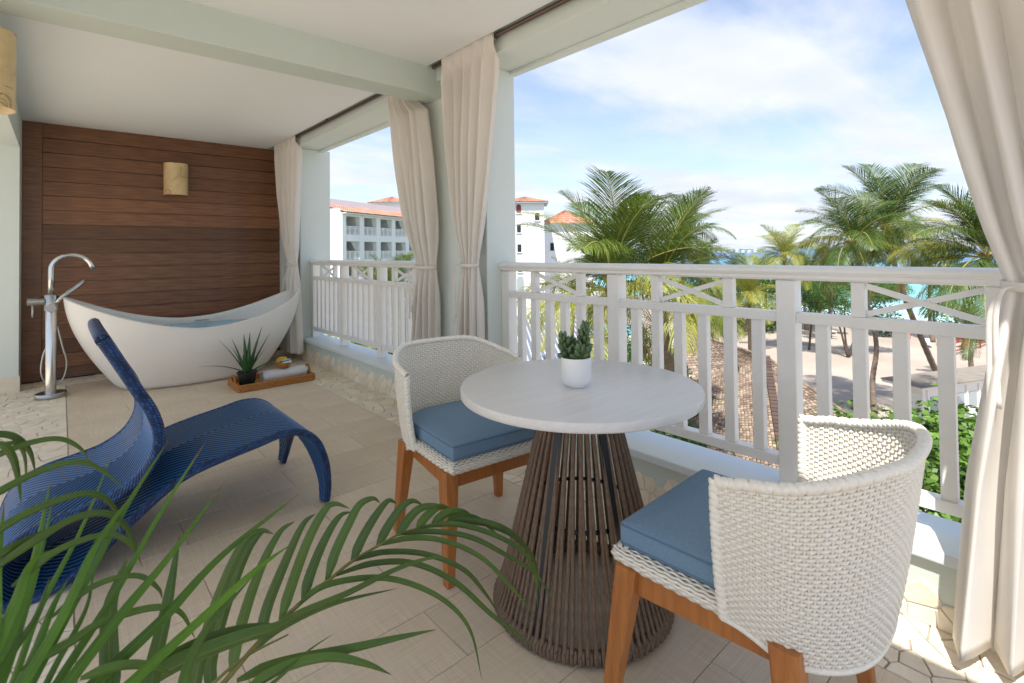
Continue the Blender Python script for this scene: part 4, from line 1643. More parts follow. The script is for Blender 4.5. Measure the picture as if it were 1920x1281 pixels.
# ================================================================== FOREGROUND PALM
def blade(ctrl, w, m, name, parent, origin, keel=.25, n=7, up=Vector((0, 0, 1)), wprof=None, face=.6):
    """ribbon-like leaf along 3-D control points, folded along its midrib"""
    P = catmull(ctrl, n)
    L_ = len(P) - 1
    rows = []
    for i, p in enumerate(P):
        f = i / L_
        d = (P[min(L_, i + 1)] - P[max(0, i - 1)]).normalized()
        view = (p - Vector((0, 0, CAM_H))).normalized()
        s = d.cross(view).normalized() * face + d.cross(up) * (1 - face)
        s.normalize()
        nn = s.cross(d).normalized()
        ww = w * (wprof(f) if wprof else (min(1, f * 5 + .35) * (1 - f ** 2.4) ** .9)) + .0004
        q = p - origin
        rows.append([q + s * ww / 2 + nn * ww * keel, q + s * ww * .26 + nn * ww * keel * .3, q, q - s * ww * .26 + nn * ww * keel * .3, q - s * ww / 2 + nn * ww * keel])
    o = MB().grid(rows).obj(name, m, parent, smooth='all')
    me = o.data
    uvl = me.uv_layers.new(name='UVMap')
    lv = np.empty(len(me.loops), dtype=np.int32); me.loops.foreach_get('vertex_index', lv)
    uvl.data.foreach_set('uv', np.stack([(lv % 5) / 4.0, (lv // 5) / float(L_)], 1).astype(np.float32).ravel())
    return o


def veined(m, tip=(.20, .12, .045, 1)):
    """pale midrib, fine lengthwise veins and dry tips, driven by the leaf's own UVs"""
    t = m.node_tree; b = t.nodes['Principled BSDF']
    src = b.inputs['Base Color'].links[0].from_socket
    uv = N(t, 'ShaderNodeUVMap'); uv.uv_map = 'UVMap'
    sp = N(t, 'ShaderNodeSeparateXYZ'); t.links.new(uv.outputs[0], sp.inputs[0])
    mid = vmath(t, 'ABSOLUTE', vmath(t, 'SUBTRACT', sp.outputs[0], .5))
    mr = N(t, 'ShaderNodeMapRange'); mr.inputs['From Min'].default_value = .02; mr.inputs['From Max'].default_value = .05
    mr.inputs['To Min'].default_value = .28; mr.inputs['To Max'].default_value = 0
    t.links.new(mid, mr.inputs['Value'])
    mx = N(t, 'ShaderNodeMix', data_type='RGBA'); mx.inputs['B'].default_value = lin(138, 156, 84)
    t.links.new(mr.outputs[0], mx.inputs['Factor']); t.links.new(src, mx.inputs['A'])
    oi = N(t, 'ShaderNodeObjectInfo')
    nz = N(t, 'ShaderNodeTexNoise'); nz.inputs['Scale'].default_value = 60
    co = N(t, 'ShaderNodeTexCoord'); t.links.new(co.outputs['Object'], nz.inputs['Vector'])
    v2 = vmath(t, 'ADD', sp.outputs[1], vmath(t, 'MULTIPLY', vmath(t, 'SUBTRACT', nz.outputs['Fac'], .5), .12))
    v3 = vmath(t, 'ADD', v2, vmath(t, 'MULTIPLY', vmath(t, 'SUBTRACT', oi.outputs['Random'], .6), .06))
    m2 = N(t, 'ShaderNodeMapRange'); m2.inputs['From Min'].default_value = .93; m2.inputs['From Max'].default_value = .985
    t.links.new(v3, m2.inputs['Value'])
    mx2 = N(t, 'ShaderNodeMix', data_type='RGBA'); mx2.inputs['B'].default_value = tip
    t.links.new(m2.outputs[0], mx2.inputs['Factor']); t.links.new(mx.outputs['Result'], mx2.inputs['A'])
    t.links.new(mx2.outputs['Result'], b.inputs['Base Color'])
    for n_ in t.nodes:
        if n_.type == 'BSDF_TRANSLUCENT': t.links.new(mx2.outputs['Result'], n_.inputs['Color'])
    vn = vmath(t, 'SINE', vmath(t, 'MULTIPLY', sp.outputs[0], 75))
    bp = N(t, 'ShaderNodeBump'); bp.inputs['Strength'].default_value = .45; bp.inputs['Distance'].default_value = .0006
    t.links.new(vn, bp.inputs['Height']); t.links.new(bp.outputs[0], b.inputs['Normal'])


veined(MT['areca']); veined(MT['grass_blade'])
PO = at(150, 1800, depth=.85); PO.z = 0.0
ap = thing('potted_areca_palm', tuple(PO), 'leafy palm plant arching across the bottom left corner in front of the lounger', 'potted plant')
MB().lathe([(.13, 0), (.135, .005), (.165, .27), (.17, .275), (.16, .276), (.155, .25), (0, .245)], 40).obj('pot', 'black_plastic', ap, smooth=True)
MB().lathe([(.154, .248), (.05, .256), (.004, .258)], 24).obj('soil', 'soil', ap)


def Z5(pts, d0, d1):
    """points read in a crop with origin (380,860), scale 2.8235"""
    n_ = len(pts)
    return [at(380 + x / 2.8235, 860 + y / 2.8235, depth=d0 + (d1 - d0) * i / (n_ - 1)) for i, (x, y) in enumerate(pts)]


def Z4(pts, d0, d1):
    n_ = len(pts)
    return [at(x / 2.6625, 800 + y / 2.6625, depth=d0 + (d1 - d0) * i / (n_ - 1)) for i, (x, y) in enumerate(pts)]


rach_px = [(-250, 1600), (110, 1189), (300, 970), (540, 745), (690, 625), (790, 545), (940, 455), (1040, 400), (1140, 368), (1250, 345), (1380, 338)]
rach_d = [.86, .98, 1.04, 1.10, 1.14, 1.17, 1.21, 1.24, 1.27, 1.30, 1.34]
rach = [at(380 + x / 2.8235, 860 + y / 2.8235, depth=d) for (x, y), d in zip(rach_px, rach_d)]
P = catmull([PO + Vector((0, 0, .25))] + rach, 6)
fst = MB().tube([p - PO for p in P], [.006 - .0045 * i / (len(P) - 1) for i in range(len(P))], 8).obj('frond_stem', 'palm_stem', ap, smooth='all')


def rd(x):
    return interp([(q[0], d) for q, d in zip(rach_px, rach_d)], x)


upper = [((-60, 1400), (-40, 1180), (60, 800), (200, 470), (300, 385), (380, 400)), ((60, 1260), (40, 1100), (110, 820), (220, 520), (310, 390), (370, 395)),
         ((150, 1150), (190, 930), (290, 620), (400, 400), (490, 330)),
         ((300, 975), (340, 790), (440, 540), (530, 350), (600, 290)), ((410, 860), (460, 700), (550, 450), (640, 280), (700, 240), (780, 265)),
         ((530, 750), (570, 610), (640, 440), (720, 310), (790, 280)), ((655, 650), (700, 500), (770, 350), (830, 245), (900, 212), (940, 235)),
         ((790, 545), (840, 430), (910, 310), (980, 225), (1030, 240)), ((925, 462), (980, 360), (1050, 260), (1110, 225), (1165, 245)),
         ((1030, 405), (1090, 320), (1150, 265), (1230, 250), (1290, 262)), ((1135, 370), (1190, 300), (1260, 255), (1330, 280)), ((1215, 350), (1290, 290), (1380, 285), (1440, 320)),
         ((1290, 342), (1370, 310), (1470, 330), (1560, 400))]
for c in upper:
    d = rd(c[0][0])
    pts = Z5(c, d, d + .10)
    blade(pts, .022, 'areca', 'leaflet', fst, PO, keel=.18, up=Vector((.5, -.5, .6)), face=.85)
lower = [((240, 1040), (420, 900), (700, 770), (1040, 685)), ((300, 985), (480, 840), (760, 720), (1000, 600), (1200, 530), (1330, 535)),
         ((480, 800), (640, 680), (900, 635), (1110, 670), (1300, 770), (1420, 920), (1478, 1170)),
         ((690, 625), (900, 560), (1120, 560), (1340, 660), (1530, 830), (1690, 950), (1750, 990)),
         ((790, 545), (960, 500), (1180, 510), (1380, 590), (1500, 720), (1570, 830)),
         ((935, 460), (1100, 425), (1280, 440), (1480, 530), (1640, 690), (1760, 830)),
         ((1035, 403), (1220, 390), (1420, 420), (1600, 510), (1760, 610), (1870, 780)),
         ((1140, 368), (1320, 350), (1500, 390), (1660, 470), (1750, 580), (1775, 790)),
         ((1250, 345), (1420, 330), (1580, 370), (1700, 460), (1760, 560), (1790, 740)),
         ((1330, 338), (1480, 335), (1620, 385), (1710, 470), (1750, 540)),
         ((1380, 338), (1500, 350), (1620, 400), (1690, 450))]
for c in lower:
    d = rd(c[0][0])
    pts = Z5(c, d, d + .12)
    blade(pts, .0165, 'areca', 'leaflet', fst, PO, keel=.18)
# second frond and loose leaves lower in the picture
P = catmull([PO + Vector((0, .02, .25)), at(250, 1420, depth=.80), at(380, 1300, depth=.86), at(455, 1235, depth=.9), at(540, 1190, depth=.95)], 6)
fs2 = MB().tube([p - PO for p in P], [.005 - .0035 * i / (len(P) - 1) for i in range(len(P))], 8).obj('frond_stem', 'palm_stem', ap, smooth='all')
for c, w_, d0, d1 in ((((180, 1180), (420, 1090), (800, 1010), (1050, 950), (1240, 905)), .022, .86, 1.0), (((200, 1250), (420, 1120), (660, 1060), (860, 1090), (1000, 1145)), .022, .84, .95),
                      (((-400, 1250), (-100, 1080), (200, 960), (380, 900), (520, 815)), .030, .70, .86), (((-350, 1180), (-60, 1010), (180, 915), (380, 872)), .024, .72, .84),
                      (((100, 1500), (250, 1300), (420, 1150), (560, 1020), (690, 930)), .008, .80, .92)):
    blade(Z5(c, d0, d1), w_, 'areca', 'leaflet', fs2, PO, keel=.2)
# blades rising from the lower left
bl = [(((-60, 1700), (150, 1281), (430, 760), (640, 380), (840, 70)), .019, .50, .72), (((60, 1650), (280, 1281), (560, 850), (800, 430), (1030, 70)), .018, .52, .75),
      (((60, 1700), (300, 1330), (600, 940), (850, 640), (1120, 280)), .024, .50, .70), (((120, 1650), (420, 1330), (800, 970), (1100, 650), (1500, 330)), .026, .52, .75),
      (((300, 1600), (620, 1310), (960, 1000), (1278, 715), (1450, 590)), .022, .52, .75),
      (((-300, 1700), (-60, 1250), (100, 900), (190, 560), (250, 270)), .022, .46, .66), (((-200, 1700), (0, 1281), (110, 950), (200, 640), (270, 340)), .017, .47, .66),
      (((-100, 1700), (60, 1281), (200, 900), (400, 520), (560, 140)), .015, .50, .72), (((-300, 1500), (-60, 1100), (-20, 700), (20, 380)), .024, .46, .60),
      (((-120, 1650), (100, 1300), (300, 960), (450, 640), (560, 470), (670, 330)), .020, .48, .66), (((-160, 1500), (40, 1150), (170, 960), (250, 750)), .017, .48, .62),
      (((-260, 1500), (-80, 1200), (60, 900), (150, 690), (300, 600)), .024, .47, .6), (((-50, 1600), (60, 1350), (160, 1150), (260, 900), (340, 760)), .022, .5, .62),
      (((0, 1700), (120, 1500), (270, 1200), (430, 900), (470, 640)), .015, .5, .66)]
for c, w_, d0, d1 in bl:
    blade(Z4(c, d0 + .06, d1 + .06), w_ * .62, 'grass_blade', 'leaf_blade', ap, PO, keel=.22, up=Vector((.6, -.4, .5)))
ar = [(((-300, 470), (-60, 360), (180, 235), (380, 180), (500, 215), (620, 310)), .012, .62, .78), (((-300, 300), (-40, 160), (150, 85), (300, 65), (400, 110), (450, 180)), .0105, .66, .8),
      (((-200, 60), (0, 42), (90, 65), (150, 130), (178, 235)), .0105, .66, .76), (((-200, 100), (0, 95), (60, 150), (90, 260), (105, 390)), .0105, .66, .72), (((-160, 120), (20, 90), (90, 90), (125, 160), (130, 290)), .007, .68, .74),
      (((-260, 700), (60, 480), (300, 370), (470, 340), (570, 410), (600, 530)), .012, .60, .76), (((-100, 760), (200, 560), (380, 460), (540, 440), (640, 520), (710, 700)), .012, .60, .76),
      (((60, 800), (260, 640), (430, 565), (570, 545), (660, 600), (690, 660)), .0105, .62, .74), (((-400, 900), (-60, 680), (160, 560), (300, 500)), .015, .56, .68),
      (((250, 960), (420, 830), (560, 765), (700, 750), (790, 810), (810, 860)), .010, .64, .76), (((100, 1220), (340, 1090), (520, 980), (760, 910), (900, 930), (975, 1060)), .014, .60, .76),
      (((560, 1380), (545, 1150), (550, 920), (600, 760), (640, 650)), .022, .64, .78), (((740, 1420), (770, 1200), (820, 980), (860, 760), (900, 520)), .022, .66, .86),
      (((900, 1400), (950, 1180), (1040, 1010), (1130, 900), (1260, 750)), .016, .66, .84), (((400, 1260), (600, 1200), (760, 1200), (860, 1240)), .014, .62, .72)]
for c, w_, d0, d1 in ar:
    blade(Z4(c, d0, d1), w_, 'areca', 'leaf_blade', ap, PO, keel=.2)


# ================================================================== OUTDOORS
GZ = -10.0


def sheet(name, pts, z, m, kind='structure', parent=None):
    mb = MB(); mb.v = [(p[0], p[1], z) for p in pts]; mb.f = [tuple(range(len(pts)))]
    o = mb.obj(name, m, parent)
    if kind and parent is None: o['kind'] = kind
    return o


# ground with an irregular shoreline near X = 98
shore = []
for i in range(121):
    y = -600 + 2200 * (i / 120)
    x = 98 + 5 * mnoise.noise(Vector((y * .03, 0, 1))) + 14 * mnoise.noise(Vector((y * .006, 5, 1))) + smoothstep(30, 100, y) * 14
    shore.append((x, y))
gp = [(-4000, -600)] + shore + [(104, 9000), (-4000, 9000)]
mb = MB(); NBX = 8
# strips inland so that the sand slopes gently to the water
xo_ = [(0, -.45), (-2.5, -.12), (-7, 0.0), (-40, 0.0)]
rows = [[(x + 6 + dx, y, GZ + dz) for (x, y) in shore] for dx, dz in xo_]
mb.grid(rows)
ys_ = [p[1] for p in shore]
rows = [[(shore[i][0] - 34, ys_[i], GZ) for i in range(121)], [(-3000, ys_[i], GZ) for i in range(121)]]
mb.grid(rows)
mb.add([(-3000, 1600, GZ), (70, 1600, GZ), (110, 9000, GZ), (-3000, 9000, GZ)], [(0, 1, 2, 3)])
tag(mb.obj('ground', 'sand', smooth='all'), kind='structure')
so = MB().box(0, 14000, -9000, 12000, -2, 0).obj('sea', 'sea')
so.location = (92, 0, GZ - .30)
tag(so, kind='structure')
surf = MB()
for (dx, w_, y0, y1) in ((9, 1.6, -60, 70), (16, 1.0, -40, 60), (26, .8, -30, 90)):
    rows = []
    for i in range(80):
        y = y0 + (y1 - y0) * i / 79
        x = interp([(p[1], p[0]) for p in shore], y) + dx + 2.2 * mnoise.noise(Vector((y * .09, dx, 0)))
        ww = w_ * (.3 + abs(mnoise.noise(Vector((y * .14, dx, 7)))) * 1.8)
        rows.append([(x, y, GZ - .292), (x + ww, y, GZ - .292)])
    surf.grid(rows)
tag(surf.obj('surf_foam', 'shed_white'), kind='stuff')

# green belt and paving below the building
sheet('lawn', [at(700, 640, GZ + .02)[:2] if 0 else (6, 30), (30, 22), (46, 40), (60, 70), (40, 90), (8, 70)], GZ + .02, 'lawn')
sheet('path', [tuple(at(1090, 700, GZ)[:2]), tuple(at(1330, 760, GZ)[:2]), tuple(at(1345, 640, GZ)[:2]), tuple(at(1080, 610, GZ)[:2])], GZ + .04, 'paving')
sheet('pool', [tuple(at(1115, 632, GZ)[:2]), tuple(at(1190, 630, GZ)[:2]), tuple(at(1200, 612, GZ)[:2]), tuple(at(1120, 612, GZ)[:2])], GZ + .06, 'pool')


def leaf_cloud(name, m, parent, blobs, n, size, origin, seed, aspect=.55, flat=.35):
    """many leaf-sized faces spread through noisy blobs (centre, radii)"""
    rs = np.random.RandomState(seed)
    tot = sum((b[1][0] * b[1][1] * b[1][2]) ** .667 for b in blobs)
    V = []; F = []
    for (c, r) in blobs:
        k = max(8, int(n * (r[0] * r[1] * r[2]) ** .667 / tot))
        d = rs.normal(size=(k, 3)); d /= np.linalg.norm(d, axis=1)[:, None]
        rr_ = rs.uniform(.45, 1.0, k) ** .45
        # lumpy outline
        lump = 1 + .22 * np.sin(d[:, 0] * 7 + seed) * np.cos(d[:, 1] * 6 + d[:, 2] * 5) + .12 * rs.normal(size=k)
        p = d * (rr_ * lump)[:, None] * np.array(r) + np.array(c)
        # leaf frames
        nrm = d * .6 + rs.normal(size=(k, 3)) * .55 + np.array([0, 0, flat * 2])
        nrm /= np.linalg.norm(nrm, axis=1)[:, None]
        tv = np.cross(nrm, rs.normal(size=(k, 3))); tv /= np.linalg.norm(tv, axis=1)[:, None]
        bv = np.cross(nrm, tv)
        s = size * rs.uniform(.6, 1.35, k)[:, None]
        q0 = p - tv * s; q1 = p + bv * s * aspect + nrm * s * .15; q2 = p + tv * s; q3 = p - bv * s * aspect + nrm * s * .15
        base = sum(len(v) for v in V)
        V.append(np.stack([q0, q1, q2, q3], 1).reshape(-1, 3))
        idx = base + np.arange(k)[:, None] * 4
        F.append(np.concatenate([idx, idx + 1, idx + 2, idx + 3], 1))
    V = np.concatenate(V) - np.array(origin); F = np.concatenate(F)
    me = bpy.data.meshes.new(name)
    me.vertices.add(len(V)); me.vertices.foreach_set('co', V.ravel())
    me.loops.add(F.size); me.loops.foreach_set('vertex_index', F.ravel().astype(np.int32))
    me.polygons.add(len(F)); me.polygons.foreach_set('loop_start', np.arange(0, F.size, 4, dtype=np.int32))
    me.update(calc_edges=True); me.validate()
    me.materials.append(MT[m])
    o = bpy.data.objects.new(name, me); COL.objects.link(o)
    if parent is not None: o.parent = parent
    return o


# ---- coconut palms
def frond_mesh(L, a0, bend, m, seed, nl=96, ll=.34, droop=.9, twist=0.0):
    rr = random.Random(seed)
    mb = MB()
    n = 26
    pts = []; p = Vector((0, 0, 0)); tans = []
    for i in range(n + 1):
        f = i / n
        an = rad(a0 - bend * f ** 1.25)
        d = Vector((math.cos(an), 0, math.sin(an)))
        pts.append(p.copy()); tans.append(d)
        p += d * L / n
    mb.tube(pts, [.035 * (1 - f / n * .85) * L / 4 for f in range(n + 1)], 4, caps=False)
    nf0 = len(mb.f)
    for i in range(nl):
        f = .12 + .88 * i / (nl - 1)
        q = f * n; k = min(n - 1, int(q)); fr = q - k
        c = pts[k].lerp(pts[k + 1], fr); t_ = tans[k]
        up = Vector((-t_.z, 0, t_.x))
        for sd in (-1, 1):
            l = L * ll * (math.sin(math.pi * min(1, (f * .9 + .1))) ** .6 * .9 + .12) * rr.uniform(.8, 1.1)
            if f > .9: l *= .75
            fw = .35 + .75 * f + rr.uniform(-.1, .1)
            d1 = (Vector((0, sd, 0)) * 1.0 + t_ * (fw + .25) + up * (.30 + rr.uniform(-.15, .15)) + Vector((0, 0, -.10)) + Vector((rr.uniform(-.08, .08),) * 3)).normalized()
            d2 = (d1 * 1.0 + Vector((0, 0, -droop * rr.uniform(.7, 1.5)))).normalized()
            d3 = (d2 * .8 + Vector((0, 0, -droop * rr.uniform(.8, 1.6)))).normalized()
            w = .0125 * L / 4 * rr.uniform(.8, 1.2)
            sidev = d1.cross(up).normalized() * w
            a = c; b = a + d1 * l * .38; e = b + d2 * l * .36; g = e + d3 * l * .26
            kx = len(mb.v)
            for pt, ws in ((a, .5), (b, 1.0), (e, .8), (g, .08)):
                mb.v.append(tuple(pt - sidev * ws)); mb.v.append(tuple(pt + sidev * ws))
            for j in range(3):
                mb.f.append((kx + 2 * j, kx + 2 * j + 1, kx + 2 * j + 3, kx + 2 * j + 2))
    me = mb.mesh('frond', m, smooth='all')
    me.materials.append(MT['rachis'])
    me.polygons.foreach_set('material_index', [1] * nf0 + [0] * (len(mb.f) - nf0))
    return me


FR = {}
for mk in ('coco', 'coco_yellow', 'coco_dark'):
    FR[mk] = [frond_mesh(4.0, 82, 50, mk, 1, droop=.12), frond_mesh(4.0, 70, 66, mk, 2, droop=.2), frond_mesh(4.0, 48, 80, mk, 3, droop=.35),
              frond_mesh(4.0, 28, 80, mk, 4, droop=.55), frond_mesh(4.0, 5, 75, mk, 5, droop=.8), frond_mesh(4.0, -22, 55, mk, 6, droop=1.1)]
FR['dead'] = [frond_mesh(3.2, -55, 30, 'dead_frond', 8, nl=24, droop=1.2)]


def palm(label, crown, base, L, nf, seed, m='coco', m2='coco_yellow', tr=.16, mid=None, low=.35, dead=2, group='coconut palms by the beach', bias=None, upr=.85):
    rr = random.Random(seed)
    base = Vector(base); crown = Vector(crown)
    t = thing('coconut_palm', tuple(base), label, 'palm tree', group)
    ctl = [base] + ([Vector(q) for q in mid] if mid else [base.lerp(crown, .45) + Vector((rr.uniform(-.4, .4), rr.uniform(-.4, .4), 0))]) + [crown]
    P = [p - base for p in catmull(ctl, 14)]
    n_ = len(P)
    rads = [(tr * (1.35 - .6 * (i / n_)) * (1 + .5 * max(0, 1 - i / 5))) * (1.06 if i % 2 else .97) for i in range(n_)]
    MB().tube(P, rads, 10, caps=True).obj('trunk', 'trunk', t, smooth='all')
    c = crown - base
    # leaf bases
    bb = MB()
    for k in range(14):
        a = k * 2.4
        bb.bar(c + Vector((0, 0, -.35)), c + Vector((math.cos(a) * .28 * L / 4, math.sin(a) * .28 * L / 4, .22)), .10, .05, w2=.04, h2=.03)
    tag(bb.obj('leaf_bases', 'dead_frond', t), kind='stuff')
    for k in range(nf):
        f = k / nf
        vi = min(5, int((f ** upr) * 6))
        if vi == 5 and rr.random() > low * 2: vi = 4
        a = k * 2.399 + rr.uniform(-.25, .25)
        if bias is not None and rr.random() < .35:
            a = bias + rr.uniform(-.8, .8)
        mm = m2 if (vi >= 3 and rr.random() < .38) or (rr.random() < .08) else m
        s = L / 4 * rr.uniform(.85, 1.08)
        place(FR[mm][vi], 'frond', t, tuple(c + Vector((0, 0, .05))), (rr.uniform(-.25, .25), rr.uniform(-.12, .12), a), (s, s, s))
    for k in range(dead):
        place(FR['dead'][0], 'dead_frond', t, tuple(c + Vector((0, 0, -.1))), (0, rr.uniform(-.2, .2), rr.uniform(0, 6.28)), (L / 4,) * 3)
    for k in range(5):
        a = rr.uniform(0, 6.28)
        mbc = MB().lathe([(.02, -.13), (.09, -.08), (.12, 0), (.09, .09), (.02, .13)], 8)
        o = mbc.obj('coconut', 'coco_yellow', t, smooth='all')
        o.location = c + Vector((math.cos(a) * .25, math.sin(a) * .25, -.25 - rr.uniform(0, .15)))
    return t


def gnd(px, py):
    return at(px, py, GZ)


palm('big leafy coconut palm right behind the rail, nearest to the column', at(1145, 548, depth=19), tuple(at(1150, 545, depth=19)[:2]) + (GZ,), 4.7, 23, 4, tr=.17, upr=1.25)
cr_ = at(1238, 535, depth=19); bs_ = at(1262, 720, depth=19.5)
palm('coconut palm with a pale leaning trunk behind the round table', cr_, (bs_.x + .6, bs_.y + .2, GZ), 3.9, 21, 9, upr=1.1, mid=[(bs_.x + .3, bs_.y + .1, bs_.z - 2), tuple(bs_), tuple(at(1248, 640, depth=19.3))], dead=4, tr=.19)
cB = at(1662, 432, depth=33); bB = gnd(1772, 735)
palm('tall coconut palm standing highest above the sea, its trunk leaning left', cB, bB, 5.0, 27, 14, m='coco_dark', tr=.16, mid=[tuple(at(1730, 640, depth=37)), tuple(at(1692, 545, depth=35))], dead=2)
cC = at(1598, 458, depth=30); bC = at(1652, 850, depth=27)
palm('coconut palm with a thin kinked trunk just left of the tallest palm', cC, (bC.x, bC.y, GZ), 4.2, 23, 22, m='coco_dark', tr=.12, mid=[tuple(at(1640, 780, depth=27.5)), tuple(at(1636, 715, depth=28)), tuple(at(1643, 645, depth=28.5)), tuple(at(1624, 560, depth=29.2))], dead=4)
cD = at(1850, 485, depth=24)
palm('coconut palm half hidden by the right curtain, fronds sweeping left', cD, (cD.x + 1, cD.y - .5, GZ), 4.6, 26, 31, m='coco_dark', dead=2, bias=rad(120))
cE = at(1470, 482, depth=54)
palm('yellow-green coconut palm in the gap left of the two tall palms', cE, (cE.x, cE.y, GZ), 4.2, 24, 41, m='coco_yellow', m2='coco')
cF = at(1405, 560, depth=40)
palm('short yellowing palm behind the middle of the rail', cF, (cF.x, cF.y, GZ), 3.8, 24, 47, m='coco_yellow', m2='coco_yellow', dead=4)
cG = at(1282, 440, depth=42)
palm('dark windblown palm top rising behind the near palms', cG, (cG.x, cG.y, GZ), 4.3, 22, 53, m='coco_dark', m2='coco')
cH = at(1330, 600, depth=33)
palm('small bright palm beside the brown shingle roof', cH, (cH.x, cH.y, GZ), 2.6, 18, 59, m='coco_yellow', m2='coco_yellow', dead=0)
cI = at(1312, 505, depth=62)
palm('palm on the skyline left of the strip of sea', cI, (cI.x, cI.y, GZ), 4.2, 22, 61, m='coco', m2='coco_yellow')
cJ = at(1540, 560, depth=62)
palm('little palm on the sand seen between the balusters', cJ, (cJ.x, cJ.y, GZ), 2.6, 18, 67, m='coco', m2='coco_yellow', dead=0)
cK = at(1822, 620, depth=42)
palm('palm by the beach fence near the right curtain', cK, (cK.x, cK.y, GZ), 3.2, 20, 71, m='coco_dark', m2='coco')
cL = at(728, 575, depth=24)
palm('green palm below the hotel, seen through the far balustrade', cL, (cL.x, cL.y, GZ), 3.0, 24, 73, m='coco', m2='coco_yellow')
cM = at(672, 640, depth=30)
palm('lower palm in the hotel garden behind the far balustrade', cM, (cM.x, cM.y, GZ), 2.8, 20, 79, m='coco_yellow', m2='coco')
cN = at(1075, 560, depth=33)
palm('lower palm between the white tower and the big leafy palm', cN, (cN.x, cN.y, GZ), 3.6, 14, 83, m='coco', m2='coco_yellow', dead=0)
for i, (px, py, d, L_, lb) in enumerate(((1385, 520, 75, 4.2, 'far palm under the hazy coast, left of the sea gap'), (1432, 516, 82, 4.0, 'far palm at the water line behind the yellow palm'),
                                          (1510, 506, 70, 4.2, 'far palm in front of the water, right of the yellow palm'), (1552, 500, 64, 4.0, 'far palm just left of the kinked trunk'),
                                          (1745, 500, 60, 4.0, 'far palm in front of the blue sea, right of the tallest palm'))):
    c_ = at(px, py, depth=d)
    palm(lb, c_, (c_.x, c_.y, GZ), L_, 16, 100 + i, m='coco', m2='coco_yellow', dead=0)


# ---- bushes and broad-leaved trees
def shrub(name, label, cat, c, blobs, n, size, m, seed, group=None, stems=5, asp=.55):
    base = Vector((c[0], c[1], GZ))
    t = thing(name, tuple(base), label, cat, group)
    rr = random.Random(seed)
    bl_ = [((c[0] + b[0], c[1] + b[1], b[2]), b[3:6]) for b in blobs]
    leaf_cloud('foliage', m, t, bl_, n, size, tuple(base), seed, asp)['kind'] = 'stuff'
    mb = MB()
    for (bc, br) in bl_:
        tgt = Vector(bc) - base
        mid_ = Vector((tgt.x * .4 + rr.uniform(-.3, .3), tgt.y * .4 + rr.uniform(-.3, .3), tgt.z * .5))
        mb.tube(catmull([(0, 0, -.1), mid_, tgt], 5), [.12, .11, .1, .09, .08, .07, .06, .05, .045, .04, .03][:11], 6)
    mb.obj('trunk', 'bark', t, smooth='all')
    return t


cb = at(1770, 860, depth=9.0)
shrub('sea_grape_tree', 'bright green broad-leaved tree just below the rail beside the right curtain', 'tree', cb,
      [(0, 0, -3.9, 2.1, 2.0, 1.5), (1.6, -1.1, -3.7, 1.7, 1.6, 1.3), (-1.2, 1.4, -4.6, 1.5, 1.5, 1.2), (3.4, 0.4, -3.6, 1.6, 1.5, 1.1), (2.2, 1.8, -3.7, 1.5, 1.4, 1.1), (-.4, -1.8, -4.6, 1.8, 1.6, 1.3), (1.2, -3.0, -4.2, 1.9, 1.9, 1.4)],
      24000, .098, 'bush', 5, asp=.62)
cs = at(1690, 790, depth=15)
shrub('sea_grape_tree', 'darker airy shrub with twiggy top in front of the white shed', 'tree', cs,
      [(0, 0, -5.5, 1.6, 1.5, .9), (1.4, -1.0, -5.2, 1.3, 1.3, .8), (-1.2, 1.2, -5.7, 1.2, 1.2, .8), (2.8, -1.8, -5.0, 1.3, 1.3, .8)], 9000, .075, 'bush', 15, asp=.6)
cc = at(1588, 572, depth=52)
shrub('casuarina_tree', 'soft needle-leaved tree on the beach with a leaning grey trunk', 'tree', cc,
      [(0, 0, -3.4, 2.3, 2.3, 1.7), (2.0, -1.5, -3.0, 2.0, 2.0, 1.4), (-1.8, 1.6, -2.6, 1.6, 1.6, 1.3), (3.6, -2.8, -3.2, 1.8, 1.8, 1.2)], 22000, .13, 'casuarina', 25, asp=.16)
cc2 = at(1515, 560, depth=56)
shrub('casuarina_tree', 'smaller needle-leaved tree left of the leaning grey trunk', 'tree', cc2, [(0, 0, -3.4, 1.5, 1.5, 1.6), (.8, -.8, -4.6, 1.2, 1.2, 1.2)], 9000, .13, 'casuarina', 26, asp=.16)
for i, (px, py, d, r_, m_, lb) in enumerate(((1150, 655, 42, 1.6, 'bush_dark', 'round clipped hedge by the pool edge'), (1105, 625, 52, 1.3, 'yellow_leaf', 'yellow flowering bush by the pool'),
                                              (1262, 745, 23, 1.0, 'bush_dark', 'dark green shrub around the pale palm trunk'), (1285, 668, 30, .9, 'bush', 'light green shrub beside the shingle roof'),
                                              (1200, 700, 25, 1.5, 'bush', 'leafy shrub under the big palm, behind the table'), (1175, 640, 34, 1.5, 'bush_dark', 'shrub between two balusters left of the table plant'),
                                              (705, 600, 34, 2.2, 'bush', 'garden shrub in front of the hotel ground floor'), (755, 640, 26, 2.0, 'bush_dark', 'dark garden shrub next to the curtain, below the far balustrade'),
                                              (1262, 815, 19, .8, 'bush_dark', 'low shrub at the corner of the shingle roof'))):
    c_ = at(px, py, depth=d)
    shrub('garden_shrub', lb, 'shrub', c_, [(0, 0, c_.z, r_, r_, r_ * .8), (r_ * .7, -r_ * .5, c_.z - .3, r_ * .8, r_ * .8, r_ * .7), (-r_ * .6, r_ * .5, c_.z - .6, r_ * .8, r_ * .8, r_ * .7)], 2600, .10, m_, 200 + i, 'garden shrubs')
